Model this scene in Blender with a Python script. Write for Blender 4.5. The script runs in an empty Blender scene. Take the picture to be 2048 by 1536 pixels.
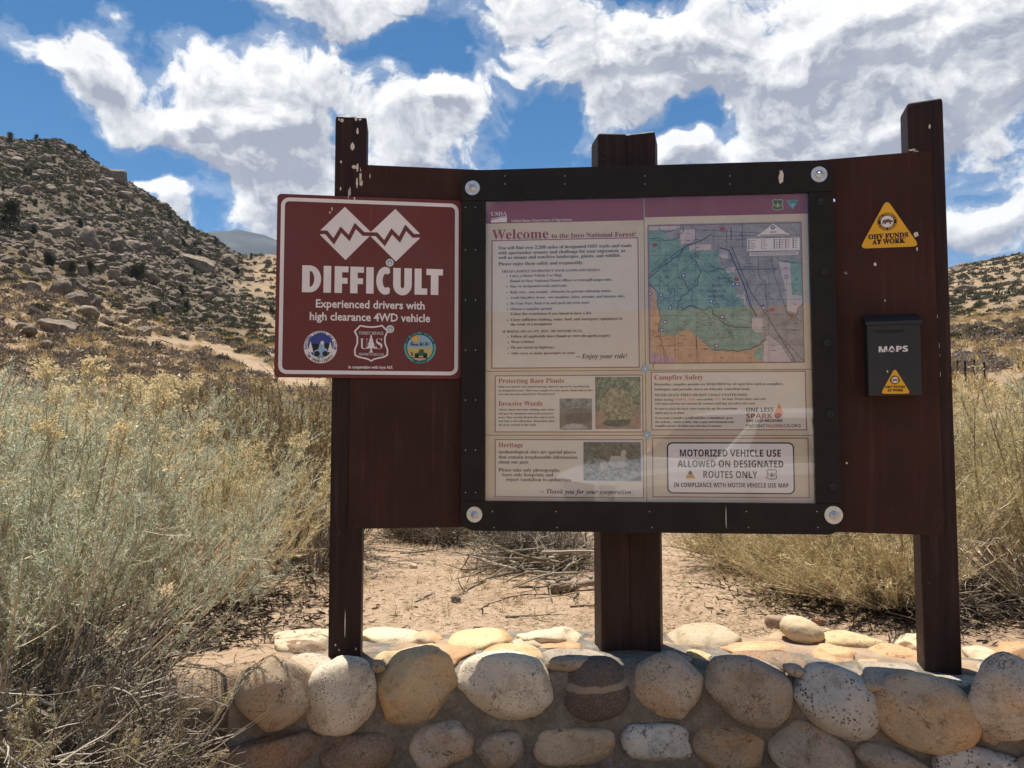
import bpy, bmesh, math, random
import numpy as np
from mathutils import Vector, Matrix
from mathutils.geometry import tessellate_polygon

SC = bpy.context.scene
COL = SC.collection
R = math.radians

# ------------------------------------------------------------------ camera
W0, H0, FPX = 2048.0, 1536.0, 1538.0
PITCH = R(3.4)
CAMZ = 1.0
cd = bpy.data.cameras.new('camera')
cd.sensor_width = 36.0
cd.lens = 36.0 * FPX / W0
cd.clip_start = 0.05
cd.clip_end = 20000
cam = bpy.data.objects.new('camera', cd)
COL.objects.link(cam)
cam.location = (0, 0, CAMZ)
cam.rotation_euler = (R(90) + PITCH, 0, 0)
SC.camera = cam

# ------------------------------------------------------------------ exposure, sun, sky
SC.view_settings.view_transform = 'Standard'
SC.view_settings.look = 'None'
SC.view_settings.exposure = 0.72
SC.view_settings.gamma = 1.0
SC.view_settings.use_curve_mapping = False
SC.render.engine = 'CYCLES'
SC.cycles.use_denoising = True
try:
    SC.cycles.denoiser = 'OPENIMAGEDENOISE'
except Exception:
    pass
SC.cycles.max_bounces = 6
SC.cycles.diffuse_bounces = 4
SC.cycles.glossy_bounces = 3
SC.cycles.transmission_bounces = 4
SC.cycles.transparent_max_bounces = 8
SC.cycles.caustics_reflective = False
SC.cycles.caustics_refractive = False

SUN_EL, SUN_AZ = 75.0, -30.0          # azimuth from +Y, negative = to the left
sdir = Vector((math.sin(R(SUN_AZ)) * math.cos(R(SUN_EL)), math.cos(R(SUN_AZ)) * math.cos(R(SUN_EL)), math.sin(R(SUN_EL))))
sl = bpy.data.lights.new('sun', 'SUN')
sl.energy = 4.6
sl.angle = R(0.5)
sl.color = (1.0, 0.93, 0.82)
so = bpy.data.objects.new('sun', sl)
COL.objects.link(so)
so.rotation_euler = sdir.to_track_quat('Z', 'Y').to_euler()


def ray(px, py):
    cx = (px - W0 / 2) / FPX
    cy = (H0 / 2 - py) / FPX
    return np.array([cx, math.cos(PITCH) - cy * math.sin(PITCH), math.sin(PITCH) + cy * math.cos(PITCH)])


class NT:
    """small helper to write node trees"""
    def __init__(self, nt):
        self.t = nt

    def n(self, typ, ins=None, **props):
        nd = self.t.nodes.new(typ)
        for k, v in props.items():
            setattr(nd, k, v)
        for k, v in (ins or {}).items():
            self.put(nd.inputs[k], v)
        return nd

    def put(self, sock, v):
        if isinstance(v, bpy.types.NodeSocket):
            self.t.links.new(v, sock)
        elif isinstance(v, bpy.types.Node):
            self.t.links.new(v.outputs[0], sock)
        else:
            if hasattr(sock, 'default_value'):
                if sock.type == 'RGBA' and len(v) == 3:
                    v = (*v, 1)
                sock.default_value = v

    def math(self, op, a, b=0.0, c=0.0, clamp=False):
        nd = self.t.nodes.new('ShaderNodeMath')
        nd.operation = op
        nd.use_clamp = clamp
        for i, v in enumerate((a, b, c)):
            self.put(nd.inputs[i], v)
        return nd.outputs[0]

    def vmath(self, op, a, b=(0, 0, 0)):
        nd = self.t.nodes.new('ShaderNodeVectorMath')
        nd.operation = op
        self.put(nd.inputs[0], a)
        self.put(nd.inputs[1], b)
        return nd.outputs[1] if op in ('LENGTH', 'DOT_PRODUCT') else nd.outputs[0]

    def mapr(self, v, a, b, c=0.0, d=1.0, kind='SMOOTHSTEP'):
        nd = self.t.nodes.new('ShaderNodeMapRange')
        nd.interpolation_type = kind
        for i, x in enumerate((v, a, b, c, d)):
            self.put(nd.inputs[i], x)
        return nd.outputs[0]

    def mix(self, f, a, b, mode='MIX'):
        nd = self.t.nodes.new('ShaderNodeMix')
        nd.data_type = 'RGBA'
        nd.blend_type = mode
        self.put(nd.inputs[0], f)
        self.put(nd.inputs[6], a)
        self.put(nd.inputs[7], b)
        return nd.outputs[2]

    def noise(self, vec, scale, detail=4.0, rough=0.55, dist=0.0):
        nd = self.t.nodes.new('ShaderNodeTexNoise')
        if vec is not None:
            self.put(nd.inputs['Vector'], vec)
        nd.inputs['Scale'].default_value = scale
        nd.inputs['Detail'].default_value = detail
        nd.inputs['Roughness'].default_value = rough
        nd.inputs['Distortion'].default_value = dist
        return nd.outputs[0]

    def ramp(self, f, stops):
        nd = self.t.nodes.new('ShaderNodeValToRGB')
        self.put(nd.inputs[0], f)
        cr = nd.color_ramp
        while len(cr.elements) < len(stops):
            cr.elements.new(0.5)
        for e, (p, c) in zip(cr.elements, stops):
            e.position = p
            e.color = (*c, 1) if len(c) == 3 else c
        return nd.outputs[0]


world = bpy.data.worlds.new('World')
SC.world = world
world.use_nodes = True
wt = world.node_tree
wt.nodes.clear()
N = NT(wt)
# cloud density as a function of the direction looked at
CLOUDS = [  # pixel centre, radii, weight: where this sky's clouds stand
    (300, 170, 280, 150, .34), (540, 350, 150, 150, .22), (480, 430, 110, 80, .16), (150, 110, 110, 70, .14), (560, 0, 130, 45, .18), (1010, 20, 100, 50, .12), (2000, 70, 160, 130, .30), (1720, 20, 160, 60, .16), (540, 150, 200, 120, .28), (180, 215, 150, 110, .26), (640, 270, 300, 150, .34), (880, 285, 190, 110, .30),
    (450, 300, 220, 110, .20), (340, 395, 110, 50, .24), (600, 420, 170, 130, .22), (130, 140, 110, 60, .10), (210, 35, 90, 45, .12),
    (700, 15, 230, 70, .30), (1080, 60, 150, 110, .14), (1250, 110, 270, 150, .34), (1500, 60, 330, 150, .34), (1270, 235, 120, 70, .25),
    (1620, 250, 260, 210, .30), (1850, 130, 330, 240, .38), (1960, 340, 320, 160, .30), (1990, 480, 220, 90, .22), (1370, 310, 100, 40, .2),
    (870, 180, 30, 35, .22), (910, 195, 30, 25, .2), (660, 130, 60, 25, .1), (940, 108, 22, 14, .15), (250, 350, 90, 40, .12), (310, 385, 90, 35, .2), (365, 440, 50, 30, .2), (1360, 300, 60, 40, .2), (1260, 215, 70, 60, .12), (45, 105, 50, 40, .12), (1500, 330, 200, 90, .2), (1700, 470, 500, 80, .15), (1060, 290, 60, 40, -.05),
    (110, 20, 130, 50, -.22), (420, 30, 110, 45, -.20), (850, 110, 150, 60, -.22), (1090, 250, 110, 55, -.26), (1385, 230, 45, 60, -.30), (1330, 155, 30, 25, -.12),
    (270, 320, 110, 50, -.22), (420, 400, 70, 60, -.20), (100, 330, 150, 110, -.25), (1180, 20, 40, 50, -.05), (10, 220, 50, 120, -.12), (1640, 30, 70, 30, -.18),
]
g = bpy.data.node_groups.new('cloud_density', 'ShaderNodeTree')
g.interface.new_socket('Dir', in_out='INPUT', socket_type='NodeSocketVector')
g.interface.new_socket('Density', in_out='OUTPUT', socket_type='NodeSocketFloat')
G = NT(g)
gi = G.n('NodeGroupInput')
go = G.n('NodeGroupOutput')
v = gi.outputs[0]
warp = G.n('ShaderNodeTexNoise', {'Vector': v, 'Scale': 9.0, 'Detail': 5.0})
wv = G.vmath('SUBTRACT', warp.outputs['Color'], (.5, .5, .5))
wvs = G.vmath('MULTIPLY', wv, (.15, .15, .11))
vw = G.vmath('ADD', v, wvs)
st = G.vmath('MULTIPLY', vw, (1.0, 1.0, 1.5))
big = G.noise(st, 5.2, 12.0, .62)
puff = G.n('ShaderNodeTexVoronoi', {'Vector': st, 'Scale': 19.0, 'Detail': 2.0, 'Roughness': .55}, feature='F1')

acc = G.math('MULTIPLY', G.math('SUBTRACT', big, .56), 2.5)
acc = G.math('SUBTRACT', acc, .075)
acc = G.math('ADD', acc, G.math('MULTIPLY', G.math('SUBTRACT', .42, puff.outputs['Distance']), .20))
for (cx, cy, rx, ry, wgt) in CLOUDS:
    d = ray(cx, cy)
    d = d / np.linalg.norm(d)
    q = G.vmath('SUBTRACT', vw, tuple(d))
    q = G.vmath('MULTIPLY', q, (FPX / rx / d[1], 0.0, FPX / ry / d[1]))
    acc = G.math('ADD', acc, G.mapr(G.vmath('LENGTH', q), 0.35, 1.2, wgt * 1.3, 0.0))
# beyond the picture's top the sky stays half clouded
acc = G.math('ADD', acc, G.mapr(G.n('ShaderNodeSeparateXYZ', {0: v}).outputs[2], .50, .70, 0.0, .11))
g.links.new(acc, go.inputs[0])

tc = N.n('ShaderNodeTexCoord')
vdir = tc.outputs['Generated']
sky = N.n('ShaderNodeTexSky')
sky.sky_type = 'NISHITA'
sky.sun_disc = False
sky.sun_elevation = R(SUN_EL)
sky.sun_rotation = R(SUN_AZ)
sky.altitude = 2200
sky.air_density = .9
sky.dust_density = 0.1
sky.ozone_density = 3.0


def dens(vec):
    nd = N.n('ShaderNodeGroup')
    nd.node_tree = g
    N.put(nd.inputs[0], vec)
    return nd.outputs[0]


d0 = dens(vdir)
d1 = dens(N.vmath('ADD', vdir, (-.007, 0, .016)))
alpha = N.mapr(d0, -.08, .19)
veil = N.math('MULTIPLY', N.mapr(d0, -.24, -.02), .22)
alpha = N.math('MAXIMUM', alpha, veil)
relief = N.math('MULTIPLY', N.math('SUBTRACT', d0, d1), 2.1)      # lit from above, shaded undersides
body = N.mapr(d0, .05, .50)
shade = N.math('SUBTRACT', N.math('ADD', N.math('MULTIPLY', body, .46), .30), relief, clamp=True)
detail = N.noise(vdir, 11.0, 8.0, .62)
shade = N.math('ADD', shade, N.math('MULTIPLY', N.math('SUBTRACT', detail, .5), .9), clamp=True)
ccol = N.mix(shade, (.66, .655, .65), (.235, .25, .30))
skyc = N.n('ShaderNodeHueSaturation', {'Color': sky.outputs[0], 'Saturation': 1.3, 'Hue': .492})
bgs = N.n('ShaderNodeBackground', {'Color': skyc.outputs[0], 'Strength': .074})
bgc = N.n('ShaderNodeBackground', {'Color': ccol, 'Strength': 1.0})
mixs = N.n('ShaderNodeMixShader', {0: alpha})
wt.links.new(bgs.outputs[0], mixs.inputs[1])
wt.links.new(bgc.outputs[0], mixs.inputs[2])
wo = N.n('ShaderNodeOutputWorld')
wt.links.new(mixs.outputs[0], wo.inputs[0])
world.cycles.sampling_method = 'MANUAL'
world.cycles.sample_map_resolution = 512
# ------------------------------------------------------------------ geometry helpers
def tag(o, label=None, cat=None, group=None, kind=None):
    if label:
        o['label'] = label
    if cat:
        o['category'] = cat
    if group:
        o['group'] = group
    if kind:
        o['kind'] = kind
    return o


def empty(name, loc=(0, 0, 0), label=None, cat=None, group=None):
    o = bpy.data.objects.new(name, None)
    COL.objects.link(o)
    o.location = loc
    o.empty_display_size = .1
    return tag(o, label, cat, group)


class MB:
    """collects faces in world coordinates and links them as one mesh object"""
    def __init__(self):
        self.v, self.f, self.m, self.n = [], [], [], 0

    def add(self, V, F, mi=0):
        V = np.asarray(V, float).reshape(-1, 3)
        if len(V) == 0:
            return self
        self.v.append(V)
        if isinstance(F, np.ndarray):
            self.f.append((F + self.n, mi))
        else:
            by = {}
            for q in F:
                by.setdefault(len(q), []).append(q)
            for k, L in by.items():
                self.f.append((np.array(L, int) + self.n, mi))
        self.n += len(V)
        return self

    def mesh(self, name, mats, smooth=False, org=(0, 0, 0)):
        me = bpy.data.meshes.new(name)
        V = np.concatenate(self.v) - np.asarray(org)
        me.vertices.add(len(V))
        me.vertices.foreach_set('co', V.ravel())
        li = np.concatenate([f.ravel() for f, _ in self.f])
        cnt = np.concatenate([np.full(len(f), f.shape[1]) for f, _ in self.f])
        mi = np.concatenate([np.full(len(f), m) for f, m in self.f])
        me.loops.add(len(li))
        me.loops.foreach_set('vertex_index', li.astype(np.int32))
        me.polygons.add(len(cnt))
        st_ = np.concatenate([[0], np.cumsum(cnt)[:-1]])
        me.polygons.foreach_set('loop_start', st_.astype(np.int32))
        me.polygons.foreach_set('loop_total', cnt.astype(np.int32))
        me.polygons.foreach_set('material_index', mi.astype(np.int32))
        me.polygons.foreach_set('use_smooth', np.full(len(cnt), bool(smooth)))
        me.update(calc_edges=True)
        for m in (mats if isinstance(mats, (list, tuple)) else [mats]):
            me.materials.append(m)
        return me

    def build(self, name, mats, parent=None, smooth=False, org=None):
        if org is None:
            org = parent.matrix_world.translation if False else (parent_world(parent) if parent else (0, 0, 0))
        o = bpy.data.objects.new(name, self.mesh(name, mats, smooth, org))
        COL.objects.link(o)
        if parent:
            o.parent = parent
            o.location = Vector(org) - Vector(parent_world(parent))
        else:
            o.location = org
        return o


def parent_world(p):
    v = Vector((0, 0, 0))
    while p:
        v = v + Vector(p.location)
        p = p.parent
    return tuple(v)


def from_bm(bm):
    bm.verts.index_update()
    V = np.array([v.co[:] for v in bm.verts])
    F = [tuple(x.index for x in f.verts) for f in bm.faces]
    bm.free()
    return V, F


_ico = {}


def ico(level):
    if level not in _ico:
        bm = bmesh.new()
        bmesh.ops.create_icosphere(bm, subdivisions=level, radius=1.0)
        V, F = from_bm(bm)
        _ico[level] = (V, np.array(F, int))
    return _ico[level]


def bevel_box(sx, sy, sz, bev=.004, seg=2):
    bm = bmesh.new()
    bmesh.ops.create_cube(bm, size=1.0)
    for v in bm.verts:
        v.co = (v.co.x * sx, v.co.y * sy, v.co.z * sz)
    if bev:
        bmesh.ops.bevel(bm, geom=list(bm.edges), offset=bev, segments=seg, affect='EDGES', profile=.5)
    return from_bm(bm)


def rotz(V, a):
    c, s = math.cos(a), math.sin(a)
    return np.asarray(V) @ np.array([[c, s, 0], [-s, c, 0], [0, 0, 1]])


def frames(P):
    """tangents and two normals along polylines; P (...,n,3)"""
    T = np.gradient(P, axis=-2)
    T /= np.linalg.norm(T, axis=-1, keepdims=True) + 1e-9
    ref = np.where(np.abs(T[..., 2:3]) > .9, np.array([1., 0, 0]), np.array([0, 0, 1.]))
    A = np.cross(T, ref)
    A /= np.linalg.norm(A, axis=-1, keepdims=True) + 1e-9
    B = np.cross(T, A)
    return T, A, B


def tubes(P, rad, sides=3, cap=False):
    """P (m,n,3) polylines, rad (m,n) -> many tubes"""
    P = np.asarray(P, float)
    if P.ndim == 2:
        P = P[None]
    rad = np.broadcast_to(np.asarray(rad, float), P.shape[:2])
    m, n, _ = P.shape
    T, A, B = frames(P)
    ang = np.arange(sides) * 2 * math.pi / sides
    V = P[:, :, None] + rad[:, :, None, None] * (np.cos(ang)[:, None] * A[:, :, None] + np.sin(ang)[:, None] * B[:, :, None])
    idx = np.arange(m * n * sides).reshape(m, n, sides)
    a = idx[:, :-1]
    b = idx[:, 1:]
    F = np.stack([a, np.roll(a, -1, 2), np.roll(b, -1, 2), b], -1).reshape(-1, 4)
    if cap:
        F = [tuple(x) for x in F]
        for k in range(m):
            F.append(tuple(idx[k, 0][::-1]))
            F.append(tuple(idx[k, -1]))
    return V.reshape(-1, 3), F


# ---- gradient noise, vectorised
_rs = np.random.RandomState(7)
_perm = _rs.permutation(512).astype(np.int64)
_grad = _rs.normal(size=(512, 3))
_grad /= np.linalg.norm(_grad, axis=1, keepdims=True)


def perlin(P):
    P = np.asarray(P, float)
    I = np.floor(P).astype(np.int64)
    f = P - I
    u = f * f * f * (f * (f * 6 - 15) + 10)
    out = 0
    for dx in (0, 1):
        for dy in (0, 1):
            for dz in (0, 1):
                h = _perm[(_perm[(_perm[(I[..., 0] + dx) & 511] + I[..., 1] + dy) & 511] + I[..., 2] + dz) & 511]
                gd = _grad[h]
                d = gd[..., 0] * (f[..., 0] - dx) + gd[..., 1] * (f[..., 1] - dy) + gd[..., 2] * (f[..., 2] - dz)
                w = (u[..., 0] if dx else 1 - u[..., 0]) * (u[..., 1] if dy else 1 - u[..., 1]) * (u[..., 2] if dz else 1 - u[..., 2])
                out = out + d * w
    return out


def fbm(P, oct=4, lac=2.03, gain=.5, ridge=False):
    P = np.asarray(P, float)
    a, s, tot = 1.0, 0, 0
    for i in range(oct):
        n = perlin(P)
        if ridge:
            n = .5 - np.abs(n) * 1.4
        s = s + a * n
        tot += a
        a *= gain
        P = P * lac + 17.3
    return s / tot


def sstep(a, b, x):
    t = np.clip((x - a) / (b - a), 0, 1)
    return t * t * (3 - 2 * t)


# ------------------------------------------------------------------ materials
def new_mat(name):
    m = bpy.data.materials.new(name)
    m.use_nodes = True
    m.node_tree.nodes.clear()
    return m, NT(m.node_tree)


def finish(m, N, bsdf):
    o = N.n('ShaderNodeOutputMaterial')
    N.put(o.inputs[0], bsdf.outputs[0] if isinstance(bsdf, bpy.types.Node) else bsdf)
    return m


def bump(N, h, strength=.3, dist=.01):
    return N.n('ShaderNodeBump', {'Height': h, 'Strength': strength, 'Distance': dist}).outputs[0]


def principled(N, col, rough=.7, normal=None, **kw):
    ins = {'Base Color': col, 'Roughness': rough}
    if normal is not None:
        ins['Normal'] = normal
    for k, v in kw.items():
        ins[k.replace('_', ' ')] = v
    return N.n('ShaderNodeBsdfPrincipled', ins)


def pos(N):
    return N.n('ShaderNodeNewGeometry').outputs['Position']


def objco(N):
    return N.n('ShaderNodeTexCoord').outputs['Object']


def m_paint(name, col, col2, scale=6, rough=.55, grain=False, specks=None, spec=.4, runs=0.0):
    """weathered paint: two close colours, fine wear, optional vertical grain"""
    m, N = new_mat(name)
    p = pos(N)
    q = N.vmath('MULTIPLY', p, (18, 18, 1.2)) if grain else p
    n1 = N.noise(q, scale if not grain else 3.0, 6, .6)
    n2 = N.noise(p, scale * 6, 5, .6)
    f = N.math('ADD', N.math('MULTIPLY', n1, .7), N.math('MULTIPLY', n2, .3))
    c = N.ramp(f, [(.35, col), (.65, col2)])
    st = N.noise(N.vmath('MULTIPLY', p, (22, 22, 1.1)), 2.0, 5, .65)
    c = N.mix(N.mapr(st, .54, .70, 0, runs), c, tuple(x * 1.9 + .004 for x in col2))
    c = N.mix(N.mapr(st, .44, .32, 0, runs), c, tuple(x * .6 for x in col))
    if specks:
        s = N.noise(p, 55.0, 3, .6)
        lf = N.noise(p, 4.0, 3, .5)
        k = N.math('MULTIPLY', N.mapr(s, .66, .72), N.mapr(lf, .5, .62))
        c = N.mix(k, c, specks)
    return finish(m, N, principled(N, c, N.mapr(n2, .2, .8, rough - .12, rough + .12), bump(N, f, .25, .004), Specular_IOR_Level=spec))


def m_enamel(name, col):
    """road sign enamel: chalky fading, fine scratches and dusty runs"""
    m, N = new_mat(name)
    p = pos(N)
    fade = N.noise(p, 3.0, 6, .62)
    c = N.mix(N.mapr(fade, .40, .70), col, tuple(min(1, x * .82 + .022) for x in col))
    scr = N.noise(N.vmath('MULTIPLY', p, (90, 90, 9)), 2.2, 4, .7)
    c = N.mix(N.mapr(scr, .67, .74, 0, .16), c, (.42, .34, .30))
    run = N.noise(N.vmath('MULTIPLY', p, (26, 26, 1.4)), 1.6, 4, .6)
    c = N.mix(N.mapr(run, .58, .72, 0, .14), c, (.30, .22, .16))
    return finish(m, N, principled(N, c, N.mapr(fade, .3, .7, .38, .6), bump(N, scr, .08, .002), Specular_IOR_Level=.35))


def m_flat(name, col, rough=.5, var=.12, spec=.4):
    """printed ink or enamel: nearly even, slightly faded in patches"""
    m, N = new_mat(name)
    n = N.noise(pos(N), 5.0, 5, .6)
    c = N.mix(N.mapr(n, .3, .7), tuple(x * (1 - var) for x in col), tuple(min(1, x * (1 + var)) for x in col))
    return finish(m, N, principled(N, c, rough, Specular_IOR_Level=spec))


def m_stone(name, base, tint, dark, speck=.5, rough=.85, warm=None, sscale=90.0):
    m, N = new_mat(name)
    oi = N.n('ShaderNodeObjectInfo')
    p = N.vmath('ADD', objco(N), N.vmath('MULTIPLY', N.n('ShaderNodeCombineXYZ', {0: oi.outputs['Random'], 1: oi.outputs['Random'], 2: oi.outputs['Random']}), (37, 53, 71)))
    big = N.noise(p, 4.5, 5, .6, .3)
    mid = N.noise(p, 15.0, 6, .65)
    c = N.ramp(big, [(.34, base), (.66, tint)])
    if warm:
        wv = N.noise(N.vmath('ADD', p, (9, 3, 5)), 3.2, 5, .62)
        c = N.mix(N.mapr(wv, .48, .68, 0, .85), c, warm)
    fine = N.noise(p, sscale, 3, .7)
    vo = N.n('ShaderNodeTexVoronoi', {'Vector': p, 'Scale': sscale * 1.1}, feature='F1')
    k = N.math('MULTIPLY', N.mapr(vo.outputs['Distance'], .42, .22), N.mapr(mid, .40, .60, .05, 1.0))
    c = N.mix(N.math('MULTIPLY', k, speck), c, dark)
    c = N.mix(N.mapr(fine, .35, .65, 0, .45), c, N.mix(.35, c, (.8, .72, .6)))
    spots = N.noise(N.vmath('ADD', p, (4, 8, 1)), 34.0, 4, .7)
    c = N.mix(N.mapr(spots, .60, .68, 0, .7 * min(1, speck + .2)), c, dark)
    cr = N.noise(N.vmath('ADD', p, (2, 6, 9)), 5.0 * min(1, sscale / 60), 4, .55, .8)
    ck = N.math('MULTIPLY', N.mapr(N.math('ABSOLUTE', N.math('SUBTRACT', cr, .5)), .010, .002), N.mapr(mid, .48, .60))
    c = N.mix(N.math('MULTIPLY', ck, .7), c, dark)
    stn = N.noise(N.vmath('ADD', p, (7, 1, 3)), 7.0 * min(1, sscale / 60), 6, .68)
    c = N.mix(N.mapr(stn, .52, .66, 0, .55), c, N.mix(.65, c, dark))
    v_ = N.mapr(oi.outputs['Random'], 0, 1, .82, 1.15, 'LINEAR')
    c = N.mix(1.0, c, N.n('ShaderNodeCombineColor', {0: v_, 1: v_, 2: v_}), 'MULTIPLY')
    h = N.math('ADD', N.math('ADD', N.math('MULTIPLY', mid, .8), N.math('MULTIPLY', fine, .35)), N.math('MULTIPLY', ck, -.6))
    return finish(m, N, principled(N, c, rough, bump(N, h, .55, .012), Specular_IOR_Level=.25))


def m_leaf(name, stops, trans=.35, rough=.6):
    """many thin leaves: each one takes its own tone"""
    m, N = new_mat(name)
    ge = N.n('ShaderNodeNewGeometry')
    oi = N.n('ShaderNodeObjectInfo')
    patch = N.noise(ge.outputs['Position'], 4.0, 3, .5)
    f = N.math('ADD', N.math('MULTIPLY', ge.outputs['Random Per Island'], .55), N.math('MULTIPLY', N.mapr(patch, .25, .75), .45))
    c = N.ramp(f, stops)
    v_ = N.mapr(oi.outputs['Random'], 0, 1, .85, 1.12, 'LINEAR')
    c = N.mix(1.0, c, N.n('ShaderNodeCombineColor', {0: v_, 1: v_, 2: v_}), 'MULTIPLY')
    d = N.n('ShaderNodeBsdfDiffuse', {'Color': c})
    t = N.n('ShaderNodeBsdfTranslucent', {'Color': c})
    gl = N.n('ShaderNodeBsdfGlossy', {'Color': (.9, .88, .8), 'Roughness': .38})
    a = N.n('ShaderNodeMixShader', {0: trans, 1: d.outputs[0], 2: t.outputs[0]})
    b = N.n('ShaderNodeMixShader', {0: .02, 1: a.outputs[0], 2: gl.outputs[0]})
    return finish(m, N, b)


M = {}
M['post'] = m_paint('post_paint', (.019, .0088, .0075), (.038, .0175, .0145), grain=True, rough=.6, specks=(.08, .06, .05), spec=.25, runs=.45)
M['sheet'] = m_paint('rusty_sheet', (.029, .011, .0085), (.060, .021, .0145), scale=2.2, rough=.65, specks=(.07, .035, .025), spec=.25, runs=.28)
M['frame'] = m_paint('frame_paint', (.010, .0078, .0074), (.019, .0145, .013), scale=8, rough=.55, spec=.25)
M['box'] = m_paint('box_paint', (.020, .020, .023), (.032, .031, .034), scale=8, rough=.45)
M['slot'] = m_flat('slot_black', (.008, .008, .010))
M['sign_red'] = m_flat('sign_brown', (.150, .030, .027), .55, .10, .3)
M['sign_red'] = m_enamel('sign_enamel', (.150, .030, .027))
M['white'] = m_flat('sign_white', (.80, .77, .78), .5, .04)
M['steel'] = None
m_, N_ = new_mat('galvanised')
nz = N_.noise(pos(N_), 60.0, 4, .6)
M['steel'] = finish(m_, N_, principled(N_, N_.ramp(nz, [(.3, (.50, .51, .53)), (.7, (.72, .72, .72))]), .42, Metallic=.85))
M['dull'] = m_flat('dark_bolt', (.015, .015, .017), .35)
M['cream'] = m_paint('poster_cream', (.60, .53, .40), (.70, .63, .50), scale=3.0, rough=.5)
M['pale'] = m_paint('poster_pale', (.70, .655, .58), (.76, .72, .65), scale=3.0, rough=.5)
M['maroon'] = m_flat('poster_maroon', (.26, .065, .085), .5, .1)
M['ink'] = m_flat('poster_ink', (.012, .011, .018), .5)
M['redink'] = m_flat('poster_red_ink', (.34, .06, .06), .5)
M['line'] = m_flat('poster_line', (.30, .13, .17), .5)
M['black'] = m_flat('black_ink', (.012, .012, .014), .5)
M['orange'] = m_flat('orange_ink', (.80, .26, .03), .5)
M['yellow'] = m_flat('sticker_yellow', (.82, .43, .02), .5, .05)
M['blue'] = m_flat('badge_blue', (.035, .06, .25), .5)
M['skyblue'] = m_flat('badge_sky', (.28, .45, .62), .5)
M['teal'] = m_flat('badge_teal', (.08, .42, .42), .5)
M['sand_ink'] = m_flat('badge_sand', (.55, .45, .18), .5)
M['green_ink'] = m_flat('badge_green', (.03, .12, .06), .5)
M['teal_dark'] = m_flat('badge_teal_dark', (.06, .25, .24), .5)
M['brown_ink'] = m_flat('bear_brown', (.16, .09, .06), .5)
M['dropping'] = m_paint('dropping_white', (.55, .50, .42), (.78, .75, .68), scale=40, rough=.8)

# granite kinds
M['st_pale'] = m_stone('granite_pale', (0.512, 0.435, 0.326), (0.691, 0.602, 0.461), (0.109, 0.070, 0.046), .85)
M['st_grey'] = m_stone('granite_grey', (0.320, 0.262, 0.198), (0.461, 0.390, 0.307), (0.083, 0.058, 0.044), .7, warm=(0.435, 0.275, 0.141))
M['st_tan'] = m_stone('granite_tan', (0.371, 0.269, 0.166), (0.512, 0.397, 0.269), (0.102, 0.059, 0.036), .55, warm=(0.512, 0.275, 0.096))
M['st_gold'] = m_stone('granite_gold', (0.397, 0.307, 0.192), (0.525, 0.378, 0.198), (0.128, 0.070, 0.038), .35, warm=(0.589, 0.307, 0.083))
M['st_brown'] = m_stone('granite_brown', (0.192, 0.122, 0.077), (0.294, 0.198, 0.128), (0.058, 0.038, 0.029), .55, warm=(0.320, 0.166, 0.077))
M['st_dark'] = m_stone('granite_dark', (0.157, 0.129, 0.112), (0.224, 0.185, 0.157), (0.056, 0.045, 0.045), .6)
M['st_salt'] = m_stone('granite_speckled', (0.435, 0.410, 0.365), (0.563, 0.525, 0.454), (0.038, 0.032, 0.028), 1.0, sscale=62.0)
M['st_orange'] = m_stone('sandstone_orange', (.47, .25, .115), (.56, .36, .19), (.18, .085, .045), .35, warm=(.52, .22, .085))
M['st_yellow'] = m_stone('sandstone_yellow', (.52, .36, .17), (.60, .46, .26), (.24, .135, .065), .35, warm=(.52, .29, .10))
M['st_cream'] = m_stone('stone_cream', (.50, .40, .26), (.60, .50, .35), (.22, .15, .09), .4, warm=(.52, .36, .18))

m_, N_ = new_mat('mortar')
p_ = pos(N_)
n_a = N_.noise(p_, 9.0, 6, .62)
n_b = N_.noise(p_, 70.0, 4, .65)
M['mortar'] = finish(m_, N_, principled(N_, N_.ramp(N_.math('ADD', N_.math('MULTIPLY', n_a, .65), N_.math('MULTIPLY', n_b, .35)), [(.33, (.085, .069, .052)), (.5, (.175, .152, .122)), (.66, (.29, .258, .212))]), .92, bump(N_, N_.math('ADD', n_a, N_.math('MULTIPLY', n_b, .5)), .7, .012)))

# vegetation
M['sage'] = m_leaf('sage_leaf', [(.0, (.28, .335, .23)), (.35, (.49, .545, .41)), (.65, (.64, .67, .51)), (.85, (.74, .71, .52)), (1.0, (.86, .82, .64))], trans=.5)
M['straw'] = m_leaf('straw_leaf', [(.0, (.32, .26, .13)), (.35, (.54, .45, .24)), (.7, (.70, .60, .34)), (1.0, (.84, .74, .50))], trans=.5)
M['rust'] = m_leaf('rust_leaf', [(.0, (.15, .115, .055)), (.4, (.31, .235, .11)), (.7, (.46, .36, .19)), (1.0, (.6, .48, .27))], trans=.4)
M['flower'] = m_leaf('dry_flower', [(.0, (.62, .47, .22)), (.5, (.80, .66, .38)), (1.0, (.90, .80, .56))])
M['stem'] = m_leaf('woody_stem', [(.0, (.24, .18, .11)), (.4, (.45, .36, .235)), (.7, (.60, .50, .35)), (1.0, (.74, .66, .50))], trans=.05)
M['greystem'] = m_leaf('grey_twig', [(.0, (.06, .048, .036)), (.4, (.17, .14, .105)), (.75, (.36, .31, .245)), (1.0, (.60, .54, .45))], trans=.0)
M['shademould'] = m_leaf('shade_leaf_mould', [(.0, (.025, .019, .014)), (.5, (.06, .045, .032)), (1.0, (.14, .11, .08))], trans=0)  # near-black tones paint the shade inside the bushes onto the litter
M['bark'] = m_paint('dead_bark', (.16, .12, .09), (.36, .29, .22), scale=14, rough=.9)
M['hillshrub'] = m_leaf('hill_shrub_leaf', [(.0, (.05, .05, .032)), (.5, (.105, .10, .062)), (1.0, (.20, .175, .105))], trans=.15)
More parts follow.
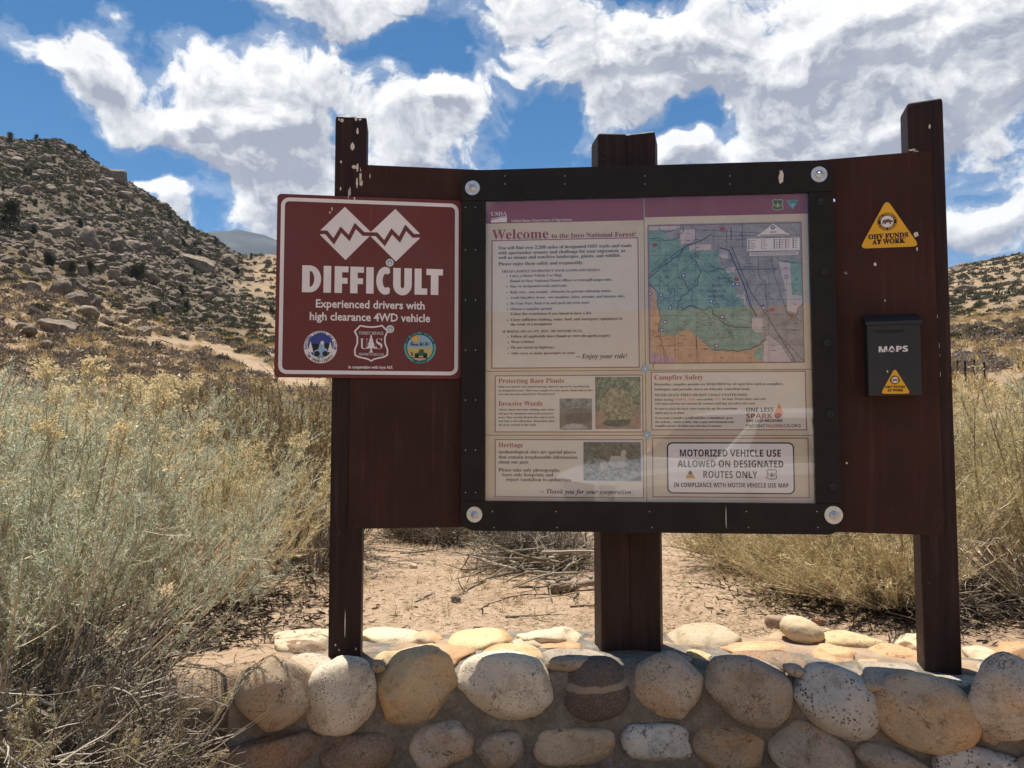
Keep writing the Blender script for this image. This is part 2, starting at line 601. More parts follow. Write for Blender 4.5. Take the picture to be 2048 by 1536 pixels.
M['purpleshrub'] = m_leaf('dormant_shrub_leaf', [(.0, (.13, .095, .075)), (.5, (.24, .19, .15)), (1.0, (.38, .31, .24))], trans=.1)
M['goldgrass'] = m_leaf('dry_grass', [(.0, (.30, .21, .09)), (.5, (.46, .34, .16)), (1.0, (.62, .48, .25))], trans=.3)
M['juniper'] = m_leaf('pinyon_needles', [(.0, (.035, .038, .024)), (.5, (.075, .080, .048)), (1.0, (.14, .14, .085))], trans=.1)
M['hillrock'] = m_stone('hill_granite', (.125, .09, .063), (.205, .158, .112), (.035, .027, .02), .6, warm=(.19, .115, .068), sscale=4.0)

# ------------------------------------------------------------------ the ground as a height field
PXC = np.array([-300, 0, 100, 250, 400, 480, 560, 700, 1000, 1300, 1600, 1900, 2048, 2350.0])
RR = np.array([8, 15, 28, 45, 70, 110, 170, 260.0])
TAB = {  # picture row of the ground at each distance, measured in the photograph
    15: [860, 862, 870, 880, 880, 885, 885, 890, 895, 895, 885, 862, 855, 850],
    28: [770, 778, 790, 800, 810, 815, 820, 830, 835, 830, 810, 778, 772, 765],
    45: [685, 700, 720, 740, 768, 775, 783, 790, 795, 790, 765, 722, 716, 705],
    70: [600, 618, 645, 685, 715, 722, 733, 740, 745, 740, 715, 682, 674, 655],
    110: [520, 540, 560, 605, 660, 676, 676, 690, 695, 690, 665, 640, 625, 590],
    170: [380, 415, 435, 500, 578, 606, 604, 620, 630, 625, 605, 588, 566, 520],
    260: [215, 277, 283, 376, 474, 516, 512, 535, 545, 545, 540, 537, 512, 450],
}
AZC = np.degrees(np.arctan2(PXC - 1024, FPX))
AZ_ALL = np.concatenate([[-180, -110, -70], AZC, [70, 110, 180]])
BACK = {15: -.5, 28: .3, 45: 1.5, 70: 5, 110: 12, 170: 25, 260: 42}
ZT = np.zeros((len(RR), len(AZ_ALL)))
for i, r in enumerate(RR):
    if r == 8:
        ZT[i] = .03
        continue
    zz = []
    for px, py in zip(PXC, TAB[int(r)]):
        d = ray(px, py)
        zz.append(CAMZ + r * d[2] / math.hypot(d[0], d[1]))
    b = BACK[int(r)]
    ZT[i] = [b, b, .5 * b + .5 * zz[0], *zz, .5 * b + .5 * zz[-1], b, b]
RALL = np.concatenate([[1e-3, 5.5], RR, [420, 700, 1300, 4600]])
ZALL = np.vstack([np.zeros((2, len(AZ_ALL))), ZT, ZT[-1] * .55, ZT[-1] * .35, ZT[-1] * .2, ZT[-1] * 0])
LR = np.log(RALL)


def wall_y(x):
    x = np.clip(x, -1.6, 2.9)
    return 3.47 + .134 * (x + .727) - .163 * (x + .727) * (x - .54)


def ground(x, y, fine=True):
    x = np.asarray(x, float)
    y = np.asarray(y, float)
    r = np.hypot(x, y)
    az = np.degrees(np.arctan2(x, y))
    lr = np.log(np.maximum(r, 2e-3))
    k = np.clip(np.searchsorted(LR, lr) - 1, 0, len(LR) - 2)
    t = np.clip((lr - LR[k]) / (LR[k + 1] - LR[k]), 0, 1)
    # columns by smooth interpolation in azimuth
    j = np.clip(np.searchsorted(AZ_ALL, az) - 1, 0, len(AZ_ALL) - 2)
    s = (az - AZ_ALL[j]) / (AZ_ALL[j + 1] - AZ_ALL[j])
    s = s * .55 + .45 * s * s * (3 - 2 * s)
    lo = ZALL[k, j] * (1 - s) + ZALL[k, j + 1] * s
    hi = ZALL[k + 1, j] * (1 - s) + ZALL[k + 1, j + 1] * s
    z = lo * (1 - t) + hi * t
    P = np.stack([x, y, np.zeros_like(x)], -1)
    rough = sstep(20, 260, r) * (.35 + .65 * sstep(-4, -20, az)) * (np.abs(az) < 75)
    z = z + rough * 5.0 * fbm(P / 45 + 3, 4) + rough * 3.2 * (fbm(P / 16 + 9, 4, ridge=True) - .25)
    z = z + sstep(9, 40, r) * .5 * fbm(P / 9, 3) + .035 * fbm(P / .9, 3) * sstep(1.0, 3.0, r)
    if fine:
        z = z + .012 * fbm(P / .16, 3) * (r < 14)
    # the step held by the stone wall; left of it the bank slopes away
    w = np.where(x > -1.25, .10, .10 + 1.4 * sstep(-1.25, -1.9, x))
    wr = sstep(wall_y(x) - .02 - w, wall_y(x) - .02 + w * .3, y)
    drop = .55 - .33 * sstep(-1.3, -1.8, x)
    return z - drop * (1 - wr) * (y < 30) * sstep(60, 8, r)


def hit_ground(px, py, rmin=4.0, rmax=420.0):
    """where the line of sight through a picture point meets the ground"""
    d = ray(px, py)
    h = math.hypot(d[0], d[1])
    rr = np.exp(np.linspace(math.log(rmin), math.log(rmax), 900))
    x, y, z = d[0] / h * rr, d[1] / h * rr, CAMZ + d[2] / h * rr
    g_ = ground(x, y, False)
    below = np.nonzero(z <= g_)[0]
    k = below[0] if len(below) else len(rr) - 1
    return np.array([x[k], y[k], g_[k]]), rr[k]


def on_z(px, py, z=0.0):
    d = ray(px, py)
    t = (z - CAMZ) / d[2]
    return np.array([d[0] * t, d[1] * t, z]), t


def at_depth(px, py, y):
    d = ray(px, py)
    t = y / d[1]
    return np.array([d[0] * t, y, CAMZ + d[2] * t])
# ------------------------------------------------------------------ ground mesh
def angles():
    a = [-180.0]
    while a[-1] < 180:
        x = a[-1]
        a.append(x + (.16 if -54 < x < 46 else 2.0))
    a[-1] = 180.0
    return np.array(a)


az_ = np.radians(angles())
rad_ = [.35]
while rad_[-1] < 4150:
    r = rad_[-1]
    rad_.append(r * (1.055 if r < 2.6 else 1.011 if r < 8 else 1.02 if r < 420 else 1.12))
rad_ = np.array(rad_)
AA, RG = np.meshgrid(az_[:-1], rad_)
GX, GY = np.sin(AA) * RG, np.cos(AA) * RG
GZ = ground(GX, GY)
nr, na = GX.shape
idx = np.arange(nr * na).reshape(nr, na)
a_ = idx[:-1]
b_ = idx[1:]
FG = np.stack([a_, np.roll(a_, -1, 1), np.roll(b_, -1, 1), b_], -1).reshape(-1, 4)[:, ::-1]

m_, N_ = new_mat('desert_ground')
p_ = pos(N_)
sep = N_.n('ShaderNodeSeparateXYZ', {0: p_})
rxy = N_.vmath('LENGTH', N_.vmath('MULTIPLY', p_, (1, 1, 0)))
n1 = N_.noise(p_, .9, 6, .6)
n2 = N_.noise(p_, 14.0, 6, .68)
n3 = N_.noise(p_, 110.0, 3, .7)
sandc = N_.ramp(N_.math('ADD', N_.math('MULTIPLY', n1, .45), N_.math('MULTIPLY', n2, .55)), [(.32, (.23, .155, .10)), (.5, (.37, .265, .18)), (.68, (.455, .345, .245))])
sandc = N_.mix(N_.mapr(n3, .60, .72, 0, .75), sandc, (.17, .115, .07))
sandc = N_.mix(N_.mapr(n3, .34, .26, 0, .6), sandc, (.68, .57, .43))
# far slopes: bare sand, golden grass and stony patches
h1 = N_.noise(p_, .055, 7, .62)
h2 = N_.noise(p_, .6, 7, .68)
hf = N_.math('ADD', N_.math('MULTIPLY', h1, .45), N_.math('MULTIPLY', h2, .55))
hillc = N_.ramp(hf, [(.33, (.165, .12, .08)), (.46, (.25, .185, .12)), (.56, (.32, .23, .14)), (.68, (.40, .315, .215))])
h3 = N_.noise(p_, 2.2, 5, .7)
hillc = N_.mix(N_.mapr(h3, .56, .66, 0, .7), hillc, (.19, .14, .09))
# left mountain's grey weathered granite, also darkened in place of cloud shadow
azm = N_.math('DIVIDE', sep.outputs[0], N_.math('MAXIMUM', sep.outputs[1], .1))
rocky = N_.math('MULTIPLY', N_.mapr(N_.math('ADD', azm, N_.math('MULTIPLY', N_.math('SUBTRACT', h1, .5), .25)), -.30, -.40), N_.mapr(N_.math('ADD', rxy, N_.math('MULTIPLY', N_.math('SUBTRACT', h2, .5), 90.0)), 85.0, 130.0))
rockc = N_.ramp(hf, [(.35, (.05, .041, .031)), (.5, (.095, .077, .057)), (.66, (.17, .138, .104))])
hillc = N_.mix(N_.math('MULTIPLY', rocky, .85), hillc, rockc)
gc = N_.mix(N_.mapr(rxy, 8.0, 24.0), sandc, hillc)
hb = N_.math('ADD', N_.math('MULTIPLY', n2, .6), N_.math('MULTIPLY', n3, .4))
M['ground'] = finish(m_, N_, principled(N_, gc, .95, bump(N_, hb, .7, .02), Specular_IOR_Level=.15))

mb = MB()
mb.add(np.stack([GX, GY, GZ], -1), FG)
# close the hole under the camera
ring = np.stack([GX[0], GY[0], GZ[0]], -1)
mb.add(np.vstack([ring, [[0, 0, ring[:, 2].mean()]]]), np.array([(i, (i + 1) % na, na) for i in range(na)])[:, ::-1])
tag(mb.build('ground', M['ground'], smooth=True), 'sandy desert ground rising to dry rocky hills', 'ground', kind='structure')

# ------------------------------------------------------------------ dirt trail winding up the valley on the left
m_, N_ = new_mat('trail_dirt')
p_ = pos(N_)
M['trail'] = finish(m_, N_, principled(N_, N_.ramp(N_.noise(p_, .9, 7, .65), [(.35, (.27, .18, .105)), (.65, (.37, .265, .17))]), .95, bump(N_, N_.noise(p_, 5.0, 5, .6), .5, .05)))
pts = []
for (px, py) in [(330, 684), (362, 686), (400, 689), (432, 697), (462, 710), (500, 724), (535, 740), (580, 757), (640, 775)]:
    P, r = hit_ground(px, py, 12)
    pts.append(P[:2])
pts = np.array(pts)
tt = np.linspace(0, 1, 90)
s_ = np.concatenate([[0], np.cumsum(np.linalg.norm(np.diff(pts, axis=0), axis=1))])
s_ /= s_[-1]
cx_, cy_ = np.interp(tt, s_, pts[:, 0]), np.interp(tt, s_, pts[:, 1])
for k in range(6):
    cx_[1:-1] = (cx_[:-2] + cx_[1:-1] * 2 + cx_[2:]) / 4
    cy_[1:-1] = (cy_[:-2] + cy_[1:-1] * 2 + cy_[2:]) / 4
tg = np.stack([np.gradient(cx_), np.gradient(cy_)], -1)
tg /= np.linalg.norm(tg, axis=1, keepdims=True)
nn = np.stack([-tg[:, 1], tg[:, 0]], -1)
rows = []
for k, w in enumerate(np.linspace(-1, 1, 9)):
    ww = w * (1.25 + .5 * fbm(np.stack([tt * 14, tt * 0 + k, tt * 0], -1), 3) * (abs(w) > .9))
    x, y = cx_ + nn[:, 0] * ww, cy_ + nn[:, 1] * ww
    rows.append(np.stack([x, y, ground(x, y, False) + .07 - .24 * abs(w) ** 3], -1))
TR = np.stack(rows, 1)
ii = np.arange(90 * 9).reshape(90, 9)
FT = np.stack([ii[:-1, :-1], ii[1:, :-1], ii[1:, 1:], ii[:-1, 1:]], -1).reshape(-1, 4)
mb = MB()
mb.add(TR, FT)
TRAIL_XY = np.stack([cx_, cy_], -1)
tag(mb.build('trail', M['trail'], smooth=True), 'pale dirt trail curving across the valley floor', 'trail', kind='structure')

# ------------------------------------------------------------------ distant mountain
m_, N_ = new_mat('far_mountain')
p_ = pos(N_)
M['far'] = finish(m_, N_, principled(N_, N_.ramp(N_.noise(p_, .006, 8, .65), [(.38, (.016, .024, .028)), (.54, (.038, .048, .048)), (.70, (.10, .10, .085))]), .95))
nx_, ny_ = 160, 40
ax = np.radians(np.linspace(-34, 16, nx_))
ry_ = np.linspace(2300, 4200, ny_)
A2, R2 = np.meshgrid(ax, ry_)
X2, Y2 = np.sin(A2) * R2, np.cos(A2) * R2
px_ = 1024 + FPX * np.tan(A2)
sk = np.interp(px_, [-100, 300, 420, 470, 520, 560, 700, 900, 1400], [640, 510, 478, 470, 476, 484, 500, 540, 620])
zr = CAMZ + R2 * (859 - sk) / FPX
prof = np.sin(np.clip((R2 - 2300) / 1400, 0, 1) * math.pi / 2) ** 1.2 * np.where(R2 > 3700, 1 - (R2 - 3700) / 900, 1)
Z2 = zr * prof + 55 * fbm(np.stack([X2, Y2, X2 * 0], -1) / 260, 5) * prof - 20
ii = np.arange(nx_ * ny_).reshape(ny_, nx_)
mb = MB()
mb.add(np.stack([X2, Y2, Z2], -1), np.stack([ii[:-1, :-1], ii[:-1, 1:], ii[1:, 1:], ii[1:, :-1]], -1).reshape(-1, 4))
tag(mb.build('mountain', M['far'], smooth=True), 'dark wooded mountain far behind the valley', 'mountain', kind='structure')
# ------------------------------------------------------------------ flat work on upright planes
class Plane:
    """an upright plane through two plan points; 'off' steps toward the viewer"""
    def __init__(s, p0, p1):
        s.p0 = np.array(p0, float)
        d = np.array(p1, float) - s.p0
        s.d = d / np.linalg.norm(d)
        s.n = np.array([s.d[1], -s.d[0]])

    def hit(s, px, py, off=0.0):
        r = ray(px, py)
        q = s.p0 + s.n * off
        # solve t*r.xy = q + u*d
        A = np.array([[r[0], -s.d[0]], [r[1], -s.d[1]]])
        t, u = np.linalg.solve(A, q)
        return u, CAMZ + r[2] * t

    def to3(s, uv, off=0.0):
        uv = np.asarray(uv, float).reshape(-1, 2)
        xy = s.p0 + s.n * off + uv[:, :1] * s.d
        return np.column_stack([xy, uv[:, 1]])


def tess(loops):
    """loops of (u,v): triangles over the concatenated points"""
    tri = tessellate_polygon([[Vector((p[0], p[1], 0)) for p in L] for L in loops])
    allp = np.concatenate([np.asarray(L, float) for L in loops])
    T = []
    for a, b, c in tri:
        A, B, C = allp[a], allp[b], allp[c]
        cr = (B[0] - A[0]) * (C[1] - A[1]) - (B[1] - A[1]) * (C[0] - A[0])
        if abs(cr) < 1e-14:
            continue
        T.append((a, b, c) if cr > 0 else (a, c, b))
    return allp, T


def sheet(mb, pl, loops, off, mi=0):
    P, T = tess(loops)
    mb.add(pl.to3(P, off), T, mi)


def slab(mb, pl, loops, off0, off1, mi=0):
    """an extruded plate between two offsets (off1 in front), with true side faces"""
    P, T = tess(loops)
    n = len(P)
    V = np.vstack([pl.to3(P, off1), pl.to3(P, off0)])
    F = list(T) + [(c + n, b + n, a + n) for a, b, c in T]
    s = 0
    for L in loops:
        k = len(L)
        ar = sum(L[i][0] * L[(i + 1) % k][1] - L[(i + 1) % k][0] * L[i][1] for i in range(k))
        for i in range(k):
            a, b = s + i, s + (i + 1) % k
            F.append((a, a + n, b + n, b) if ar > 0 else (b, b + n, a + n, a))
        s += k
    mb.add(V, F, mi)


def rrect(u0, v0, u1, v1, r, seg=8):
    L = []
    for cx, cy, a0 in ((u1 - r, v1 - r, 0), (u0 + r, v1 - r, 90), (u0 + r, v0 + r, 180), (u1 - r, v0 + r, 270)):
        for k in range(seg + 1):
            a = R(a0 + 90 * k / seg)
            L.append((cx + r * math.cos(a), cy + r * math.sin(a)))
    return L


def circ(cu, cv, r, n=28, ry=None):
    return [(cu + r * math.cos(2 * math.pi * k / n), cv + (ry or r) * math.sin(2 * math.pi * k / n)) for k in range(n)]


def ribbon(mb, pl, pts, w, off, mi=0):
    """a drawn line of constant width with mitred bends"""
    P = np.asarray(pts, float)
    T = np.gradient(P, axis=0)
    d = np.diff(P, axis=0)
    d /= np.linalg.norm(d, axis=1, keepdims=True) + 1e-12
    nrm = np.column_stack([-d[:, 1], d[:, 0]])
    N_ = np.zeros_like(P)
    N_[0], N_[-1] = nrm[0], nrm[-1]
    for i in range(1, len(P) - 1):
        m = nrm[i - 1] + nrm[i]
        q = np.dot(m, nrm[i])
        N_[i] = m / max(q, .35)
    A, B = P + N_ * w / 2, P - N_ * w / 2
    n = len(P)
    V = pl.to3(np.vstack([A, B]), off)
    mb.add(V, [(i, n + i, n + i + 1, i + 1) for i in range(n - 1)], mi)


_txt = {}
SER, ITA, SAN, BLK, SCR, BSA = 'serif', 'italic', 'sans', 'black', 'script', 'boldsans'
_AL = {SER: (0x1D400, 0x1D41A, 0x1D7CE), ITA: (0x1D468, 0x1D482, 0x1D7CE), SCR: (0x1D4D0, 0x1D4EA, 0x1D7CE), BSA: (0x1D5D4, 0x1D5EE, 0x1D7EC)}


def text2d(s, style, fat=0.0):
    key = (s, style, fat)
    if key in _txt:
        return _txt[key]
    body = s
    if style in _AL:
        b, l, d = _AL[style]
        body = ''.join(chr(b + ord(c) - 65) if 'A' <= c <= 'Z' else chr(l + ord(c) - 97) if 'a' <= c <= 'z' else chr(d + ord(c) - 48) if '0' <= c <= '9' else c for c in s)
    c = bpy.data.curves.new('lettering', 'FONT')
    c.body = body
    c.resolution_u = 2
    c.offset = fat + (.018 if style == BLK else 0)
    o = bpy.data.objects.new('lettering', c)
    COL.objects.link(o)
    dg = bpy.context.evaluated_depsgraph_get()
    me = o.evaluated_get(dg).to_mesh()
    V = np.array([v.co[:2] for v in me.vertices])
    F = []
    for p in me.polygons:
        q = list(p.vertices)
        a = sum(V[q[i]][0] * V[q[(i + 1) % len(q)]][1] - V[q[(i + 1) % len(q)]][0] * V[q[i]][1] for i in range(len(q)))
        F.append(tuple(q if a >= 0 else q[::-1]))
    bpy.data.objects.remove(o)
    bpy.data.curves.remove(c)
    V = V - [V[:, 0].min(), 0]
    _txt[key] = (V, F)
    return _txt[key]


def text_uv(mb, pl, s, u0, v0, w, off, style, mi=0, cap=None, fat=0.0):
    V, F = text2d(s, style, fat)
    k = w / V[:, 0].max()
    ky = k
    if cap:
        ky = cap / text2d('H', style, fat)[0][:, 1].max()
    mb.add(pl.to3(V * [k, ky] + [u0, v0], off), F, mi)


def text_arc(mb, pl, s, cu, cv, r, a0, a1, h, off, style, mi=0, inside=False):
    """letters along a circle, from angle a0 to a1 (degrees)"""
    n = len(s)
    capn = text2d('H', style)[0][:, 1].max()
    k = h / capn
    for i, ch in enumerate(s):
        if ch == ' ':
            continue
        a = R(a0 + (a1 - a0) * (i + .5) / n)
        V, F = text2d(ch, style)
        V = V * k
        V = V - [V[:, 0].max() / 2, h / 2]
        rot = a - math.pi / 2 if not inside else a + math.pi / 2
        c, s_ = math.cos(rot), math.sin(rot)
        V = V @ np.array([[c, s_], [-s_, c]])
        mb.add(pl.to3(V + [cu + r * math.cos(a), cv + r * math.sin(a)], off), F, mi)


class Art:
    """drawing on a plane in the coordinates of an enlarged view: view point -> picture point -> plane"""
    def __init__(s, pl, off, ox, oy, k):
        s.pl, s.off, s.ox, s.oy, s.k = pl, off, ox, oy, k

    def p(s, X, Y):
        return s.pl.hit(s.ox + X / s.k, s.oy + Y / s.k, s.off)

    def P(s, pts):
        return [s.p(*q) for q in pts]

    def ln(s, X, Y, L):
        """length on the plane of a horizontal run L of view units at X,Y"""
        return abs(s.p(X + L / 2, Y)[0] - s.p(X - L / 2, Y)[0])

    def poly(s, mb, pts, mi=0, lift=0.0):
        L = s.P(pts)
        ar = sum(L[i][0] * L[(i + 1) % len(L)][1] - L[(i + 1) % len(L)][0] * L[i][1] for i in range(len(L)))
        sheet(mb, s.pl, [L if ar > 0 else L[::-1]], s.off + lift, mi)

    def line(s, mb, pts, w, mi=0, lift=0.0, closed=False):
        L = s.P(pts)
        if closed:
            L = L + [L[0]]
        ribbon(mb, s.pl, L, s.ln(*pts[0], w), s.off + lift, mi)

    def text(s, mb, t, X0, Y, X1, style, mi=0, lift=0.0, cap=None, fat=0.0):
        u0, v0 = s.p(X0, Y)
        r = ray(s.ox + X1 / s.k, s.oy + Y / s.k)
        u1 = s.p(X1, Y)[0]
        text_uv(mb, s.pl, t, u0, v0, u1 - u0, s.off + lift, style, mi, s.ln(X0, Y, cap) if cap else None, fat)

    def disc(s, mb, X, Y, r, mi=0, lift=0.0, n=28):
        u, v = s.p(X, Y)
        sheet(mb, s.pl, [circ(u, v, s.ln(X, Y, 2 * r) / 2, n)], s.off + lift, mi)

    def annulus(s, mb, X, Y, r0, r1, mi=0, lift=0.0, n=36):
        u, v = s.p(X, Y)
        a, b = s.ln(X, Y, 2 * r0) / 2, s.ln(X, Y, 2 * r1) / 2
        A, B = np.array(circ(u, v, a, n)), np.array(circ(u, v, b, n))
        mb.add(s.pl.to3(np.vstack([B, A]), s.off + lift), [(i, (i + 1) % n, n + (i + 1) % n, n + i) for i in range(n)], mi)

    def arc(s, mb, t, X, Y, r, a0, a1, h, style, mi=0, lift=0.0, inside=False):
        u, v = s.p(X, Y)
        text_arc(mb, s.pl, t, u, v, s.ln(X, Y, 2 * r) / 2, a0, a1, s.ln(X, Y, h), s.off + lift, style, mi, inside)


# ------------------------------------------------------------------ the kiosk: two wings meeting at the middle posts
PW = .14
JL, JM, JR = np.array([-.727, 3.40]), np.array([.540, 3.567]), np.array([1.775, 3.228])   # middles of the post fronts
WL = Plane(JL, JM)
WR = Plane(JM, JR)
kiosk = empty('information_kiosk', (.52, 3.6, 0), 'dark brown wooden information kiosk with a framed display standing on the stone wall', 'information kiosk')


def post(pl, ucentre, z1, name='post', tilt=0.0):
    V, F = bevel_box(PW, PW, 1.0, .008, 2)
    V[:, 2] = (V[:, 2] + .5) * (z1 + .12) - .12
    # small end-grain slope and checks at the top
    top = V[:, 2] > z1 - .02
    V[top, 2] += (V[top, 0]) * tilt
    a = math.atan2(pl.d[1], pl.d[0])
    V = rotz(V, a)
    c = pl.p0 + pl.d * ucentre - pl.n * (PW / 2)
    V[:, :2] += c
    return MB().add(V, F).build(name, M['post'], kiosk)


lw = np.linalg.norm(JM - JL)
rw = np.linalg.norm(JR - JM)
zl = WL.hit(706, 232)[1]
post(WL, 0.0, zl)
post(WL, lw - .0655, WL.hit(1225, 266)[1], tilt=.03)
post(WR, .0655, WR.hit(1288, 264)[1], tilt=.02)
post(WR, rw, WR.hit(1850, 200)[1], tilt=.06)

# wing sheets with their bolt holes
TH = .012
ul, _ = WL.hit(699, 900)
mb = MB()
zt, zb = WL.hit(740, 330, TH)[1], WL.hit(700, 1058, TH)[1]
holes = [circ(*WL.hit(712, 1052, TH), .0035, 10)[::-1]]
slab(mb, WL, [[(ul, zb), (lw - .01, zb), (lw - .01, zt), (ul, zt)], *holes], .001, TH)
mb.build('back_panel', M['sheet'], kiosk)
mb = MB()
ur, _ = WR.hit(1876, 700, TH)
zt, zb = WR.hit(1815, 305, TH)[1], WR.hit(1885, 1071, TH)[1]
holes = [circ(*WR.hit(x, y, TH), r, 12)[::-1] for x, y, r in ((1692, 546, .0075), (1694, 926, .005), (1667, 400, .009))]
slab(mb, WR, [[(.01, zb), (ur, zb), (ur, zt), (.01, zt)], *holes], .001, TH)
mb.build('back_panel', M['sheet'], kiosk)
# small dark bolts holding the sheets to the posts
mb = MB()
for x, y in ((1840, 312), (1852, 549), (1862, 806), (1877, 1054), (712, 1052), (720, 345)):
    pl = WR if x > 1200 else WL
    slab(mb, pl, [circ(*pl.hit(x, y, TH), .006, 10)], TH, TH + .003)
mb.build('bolt', M['dull'], kiosk)

# weather and bird marks
mb = MB()


def blot(pl, off, px, py, w, h, seed, drip=0):
    u, v = pl.hit(px, py, off)
    k = 3.4 / FPX
    rs = np.random.RandomState(seed)
    n = 18
    L = []
    for i in range(n):
        a = 2 * math.pi * i / n
        rr = .75 + .35 * rs.rand()
        y = math.sin(a) * h / 2 * rr
        wx = w / 2 * rr * (1.0 if math.sin(a) < 0 else (1 - .75 * math.sin(a) * drip))
        L.append((u + math.cos(a) * wx * k, v + y * k))
    slab(mb, pl, [L], off, off + .0012)


for (px, py, w, h, sd, dr) in [(705, 292, 9, 20, 1, 1), (715, 262, 5, 15, 2, .3), (712, 238, 6, 9, 3, 0), (720, 239, 6, 5, 4, 0), (684, 241, 8, 8, 5, 0), (678, 239, 3, 6, 6, 0),
                               (682, 324, 4, 6, 7, 0), (681, 377, 3, 9, 8, 1), (700, 382, 4, 22, 9, 1), (709, 333, 8, 8, 10, 0)]:
    blot(WL, .0005, px, py, w, h, sd, dr)
for (px, py, w, h, sd, dr) in [(715, 335, 5, 18, 11, 0), (721, 352, 5, 34, 12, .6), (714, 366, 4, 22, 13, .2), (722, 366, 7, 14, 14, 0), (740, 352, 2, 10, 15, 0), (708, 334, 9, 9, 16, 0)]:
    blot(WL, TH + .0006, px, py, w, h, sd, dr)
for (px, py, w, h, sd, dr) in [(1750, 528, 6, 9, 21, 1), (1832, 469, 9, 11, 22, 0), (1834, 498, 3, 8, 23, 0), (1770, 601, 2, 5, 25, 0)]:
    blot(WR, TH + .0006, px, py, w, h, sd, dr)
for (px, py, w, h, sd, dr) in [(1859, 253, 4, 9, 24, .5), (1824, 300, 14, 4, 26, 0), (1832, 303, 9, 3, 27, 0)]:
    blot(WR, .0006, px, py, w, h, sd, dr)
for i in range(4):
    rs = np.random.RandomState(100 + i)
    y = 330 + rs.rand() * 700
    blot(WR, TH + .0006 if rs.rand() < .5 else .0006, 1864 + (y - 330) * .032 + rs.normal() * 3, y, .7 + .4 * rs.rand(), 3 + rs.rand() * 9, 60 + i)
for (px, py, w, h) in [(690, 1250, 2, 60), (671, 1290, 3, 5), (678, 1300, 3, 4), (712, 1298, 3, 5)]:
    blot(WL, .0005, px, py, w, h, int(px))
mb.build('bird_droppings', M['dropping'], kiosk)

# ------------------------------------------------------------------ display frame across both wings
FA = WL.p0 + WL.d * WL.hit(925, 700)[0] + WL.n * (TH + .028)
FB = WR.p0 + WR.d * WR.hit(1676, 700)[0] + WR.n * (TH + .028)
FP = Plane(FA, FB)            # back of the frame
FT_ = .034                    # rail thickness
fu0 = FP.hit(923, 700, FT_)[0]
fu1 = FP.hit(1675, 700, FT_)[0]
fz1 = .5 * (FP.hit(940, 343, FT_)[1] + FP.hit(1640, 318, FT_)[1])
fz0 = .5 * (FP.hit(940, 1062, FT_)[1] + FP.hit(1680, 1069, FT_)[1])
iz1 = .5 * (FP.hit(970, 400, FT_)[1] + FP.hit(1612, 384, FT_)[1])
iz0 = .5 * (FP.hit(975, 1004, FT_)[1] + FP.hit(1635, 1006, FT_)[1])
iu0 = FP.hit(970, 700, FT_)[0]
iu1 = FP.hit(1626, 700, FT_)[0]
frame = empty('display_frame', kiosk.location)
frame.parent = kiosk
frame.location = (0, 0, 0)


def rail(u0, v0, u1, v1, rr, front=FT_, back=0.0):
    mb = MB()
    L = []
    for cx, cy, a0, r in ((u1, v1, 0, rr[0]), (u0, v1, 90, rr[1]), (u0, v0, 180, rr[2]), (u1, v0, 270, rr[3])):
        sx = -1 if cx == u1 else 1
        sy = -1 if cy == v1 else 1
        for k in range(7):
            a = R(a0 + 15 * k)
            L.append((cx + sx * r + r * math.cos(a), cy + sy * r + r * math.sin(a)))
    slab(mb, FP, [L], back, front)
    o = mb.build('rail', M['frame'], frame)
    md = o.modifiers.new('edge', 'BEVEL')
    md.width = .0025
    md.segments = 2
    md.limit_method = 'ANGLE'
    return o


c_ = .06
e_ = .002
rail(fu0, iz1, fu1, fz1, (c_, c_, e_, e_))
rail(fu0, fz0, fu1, iz0, (e_, e_, c_, c_))
rail(fu0, iz0 + .001, iu0, iz1 - .001, (e_, e_, e_, e_), FT_ - .004)
rail(iu1, iz0 + .001, fu1, iz1 - .001, (e_, e_, e_, e_), FT_ - .004)
# standoffs between frame and wings
mb = MB()
for u in (fu0 + .03, fu1 - .03):
    for z in (fz0 + .05, fz1 - .06):
        slab(mb, FP, [circ(u, z, .012, 12)], -.026, 0)
mb.build('standoff', M['dull'], frame)
for x, y, r in ((945, 376, 15), (1638, 349, 15.5), (949, 1029, 15.5), (1667, 1030, 17)):
    u, v = FP.hit(x, y, FT_)
    rr = r * 3.4 / FPX
    mb = MB()
    slab(mb, FP, [circ(u, v, rr, 32)], FT_, FT_ + .003)
    w = mb.build('washer', M['steel'], frame)
    mb = MB()
    n = 18
    prof = [(.48, .003), (.48, .0055), (.34, .0085), (.26, .0085), (.2, .013), (.08, .0155), (0.001, .016)]
    V = np.concatenate([FP.to3(circ(u, v, rr * q, n), FT_ + h) for q, h in prof])
    mb.add(V, [(k * n + i, k * n + (i + 1) % n, (k + 1) * n + (i + 1) % n, (k + 1) * n + i) for k in range(len(prof) - 1) for i in range(n)])
    b = mb.build('bolt_head', M['steel'], frame, smooth=True)
    b.parent = frame
for x, y in ((1641, 403), (1649, 544), (1654, 685), (1660, 828), (1665, 973), (937, 440), (938, 580), (939, 722), (940, 860), (941, 985)):
    if x < 1000:
        continue
    u, v = FP.hit(x, y, FT_)
    mb = MB()
    n = 16
    prof = [(.0165, -.001), (.0165, .0035), (.0135, .0055), (.0095, .0045), (.008, .002), (.0055, .002), (.004, .006), (.0005, .0068)]
    V = np.concatenate([FP.to3(circ(u, v, q, n), FT_ - .004 + h) for q, h in prof])
    mb.add(V, [(k * n + i, k * n + (i + 1) % n, (k + 1) * n + (i + 1) % n, (k + 1) * n + i) for k in range(len(prof) - 1) for i in range(n)])
    mb.build('locking_bolt', M['dull'], frame, smooth=True)
mb = MB()
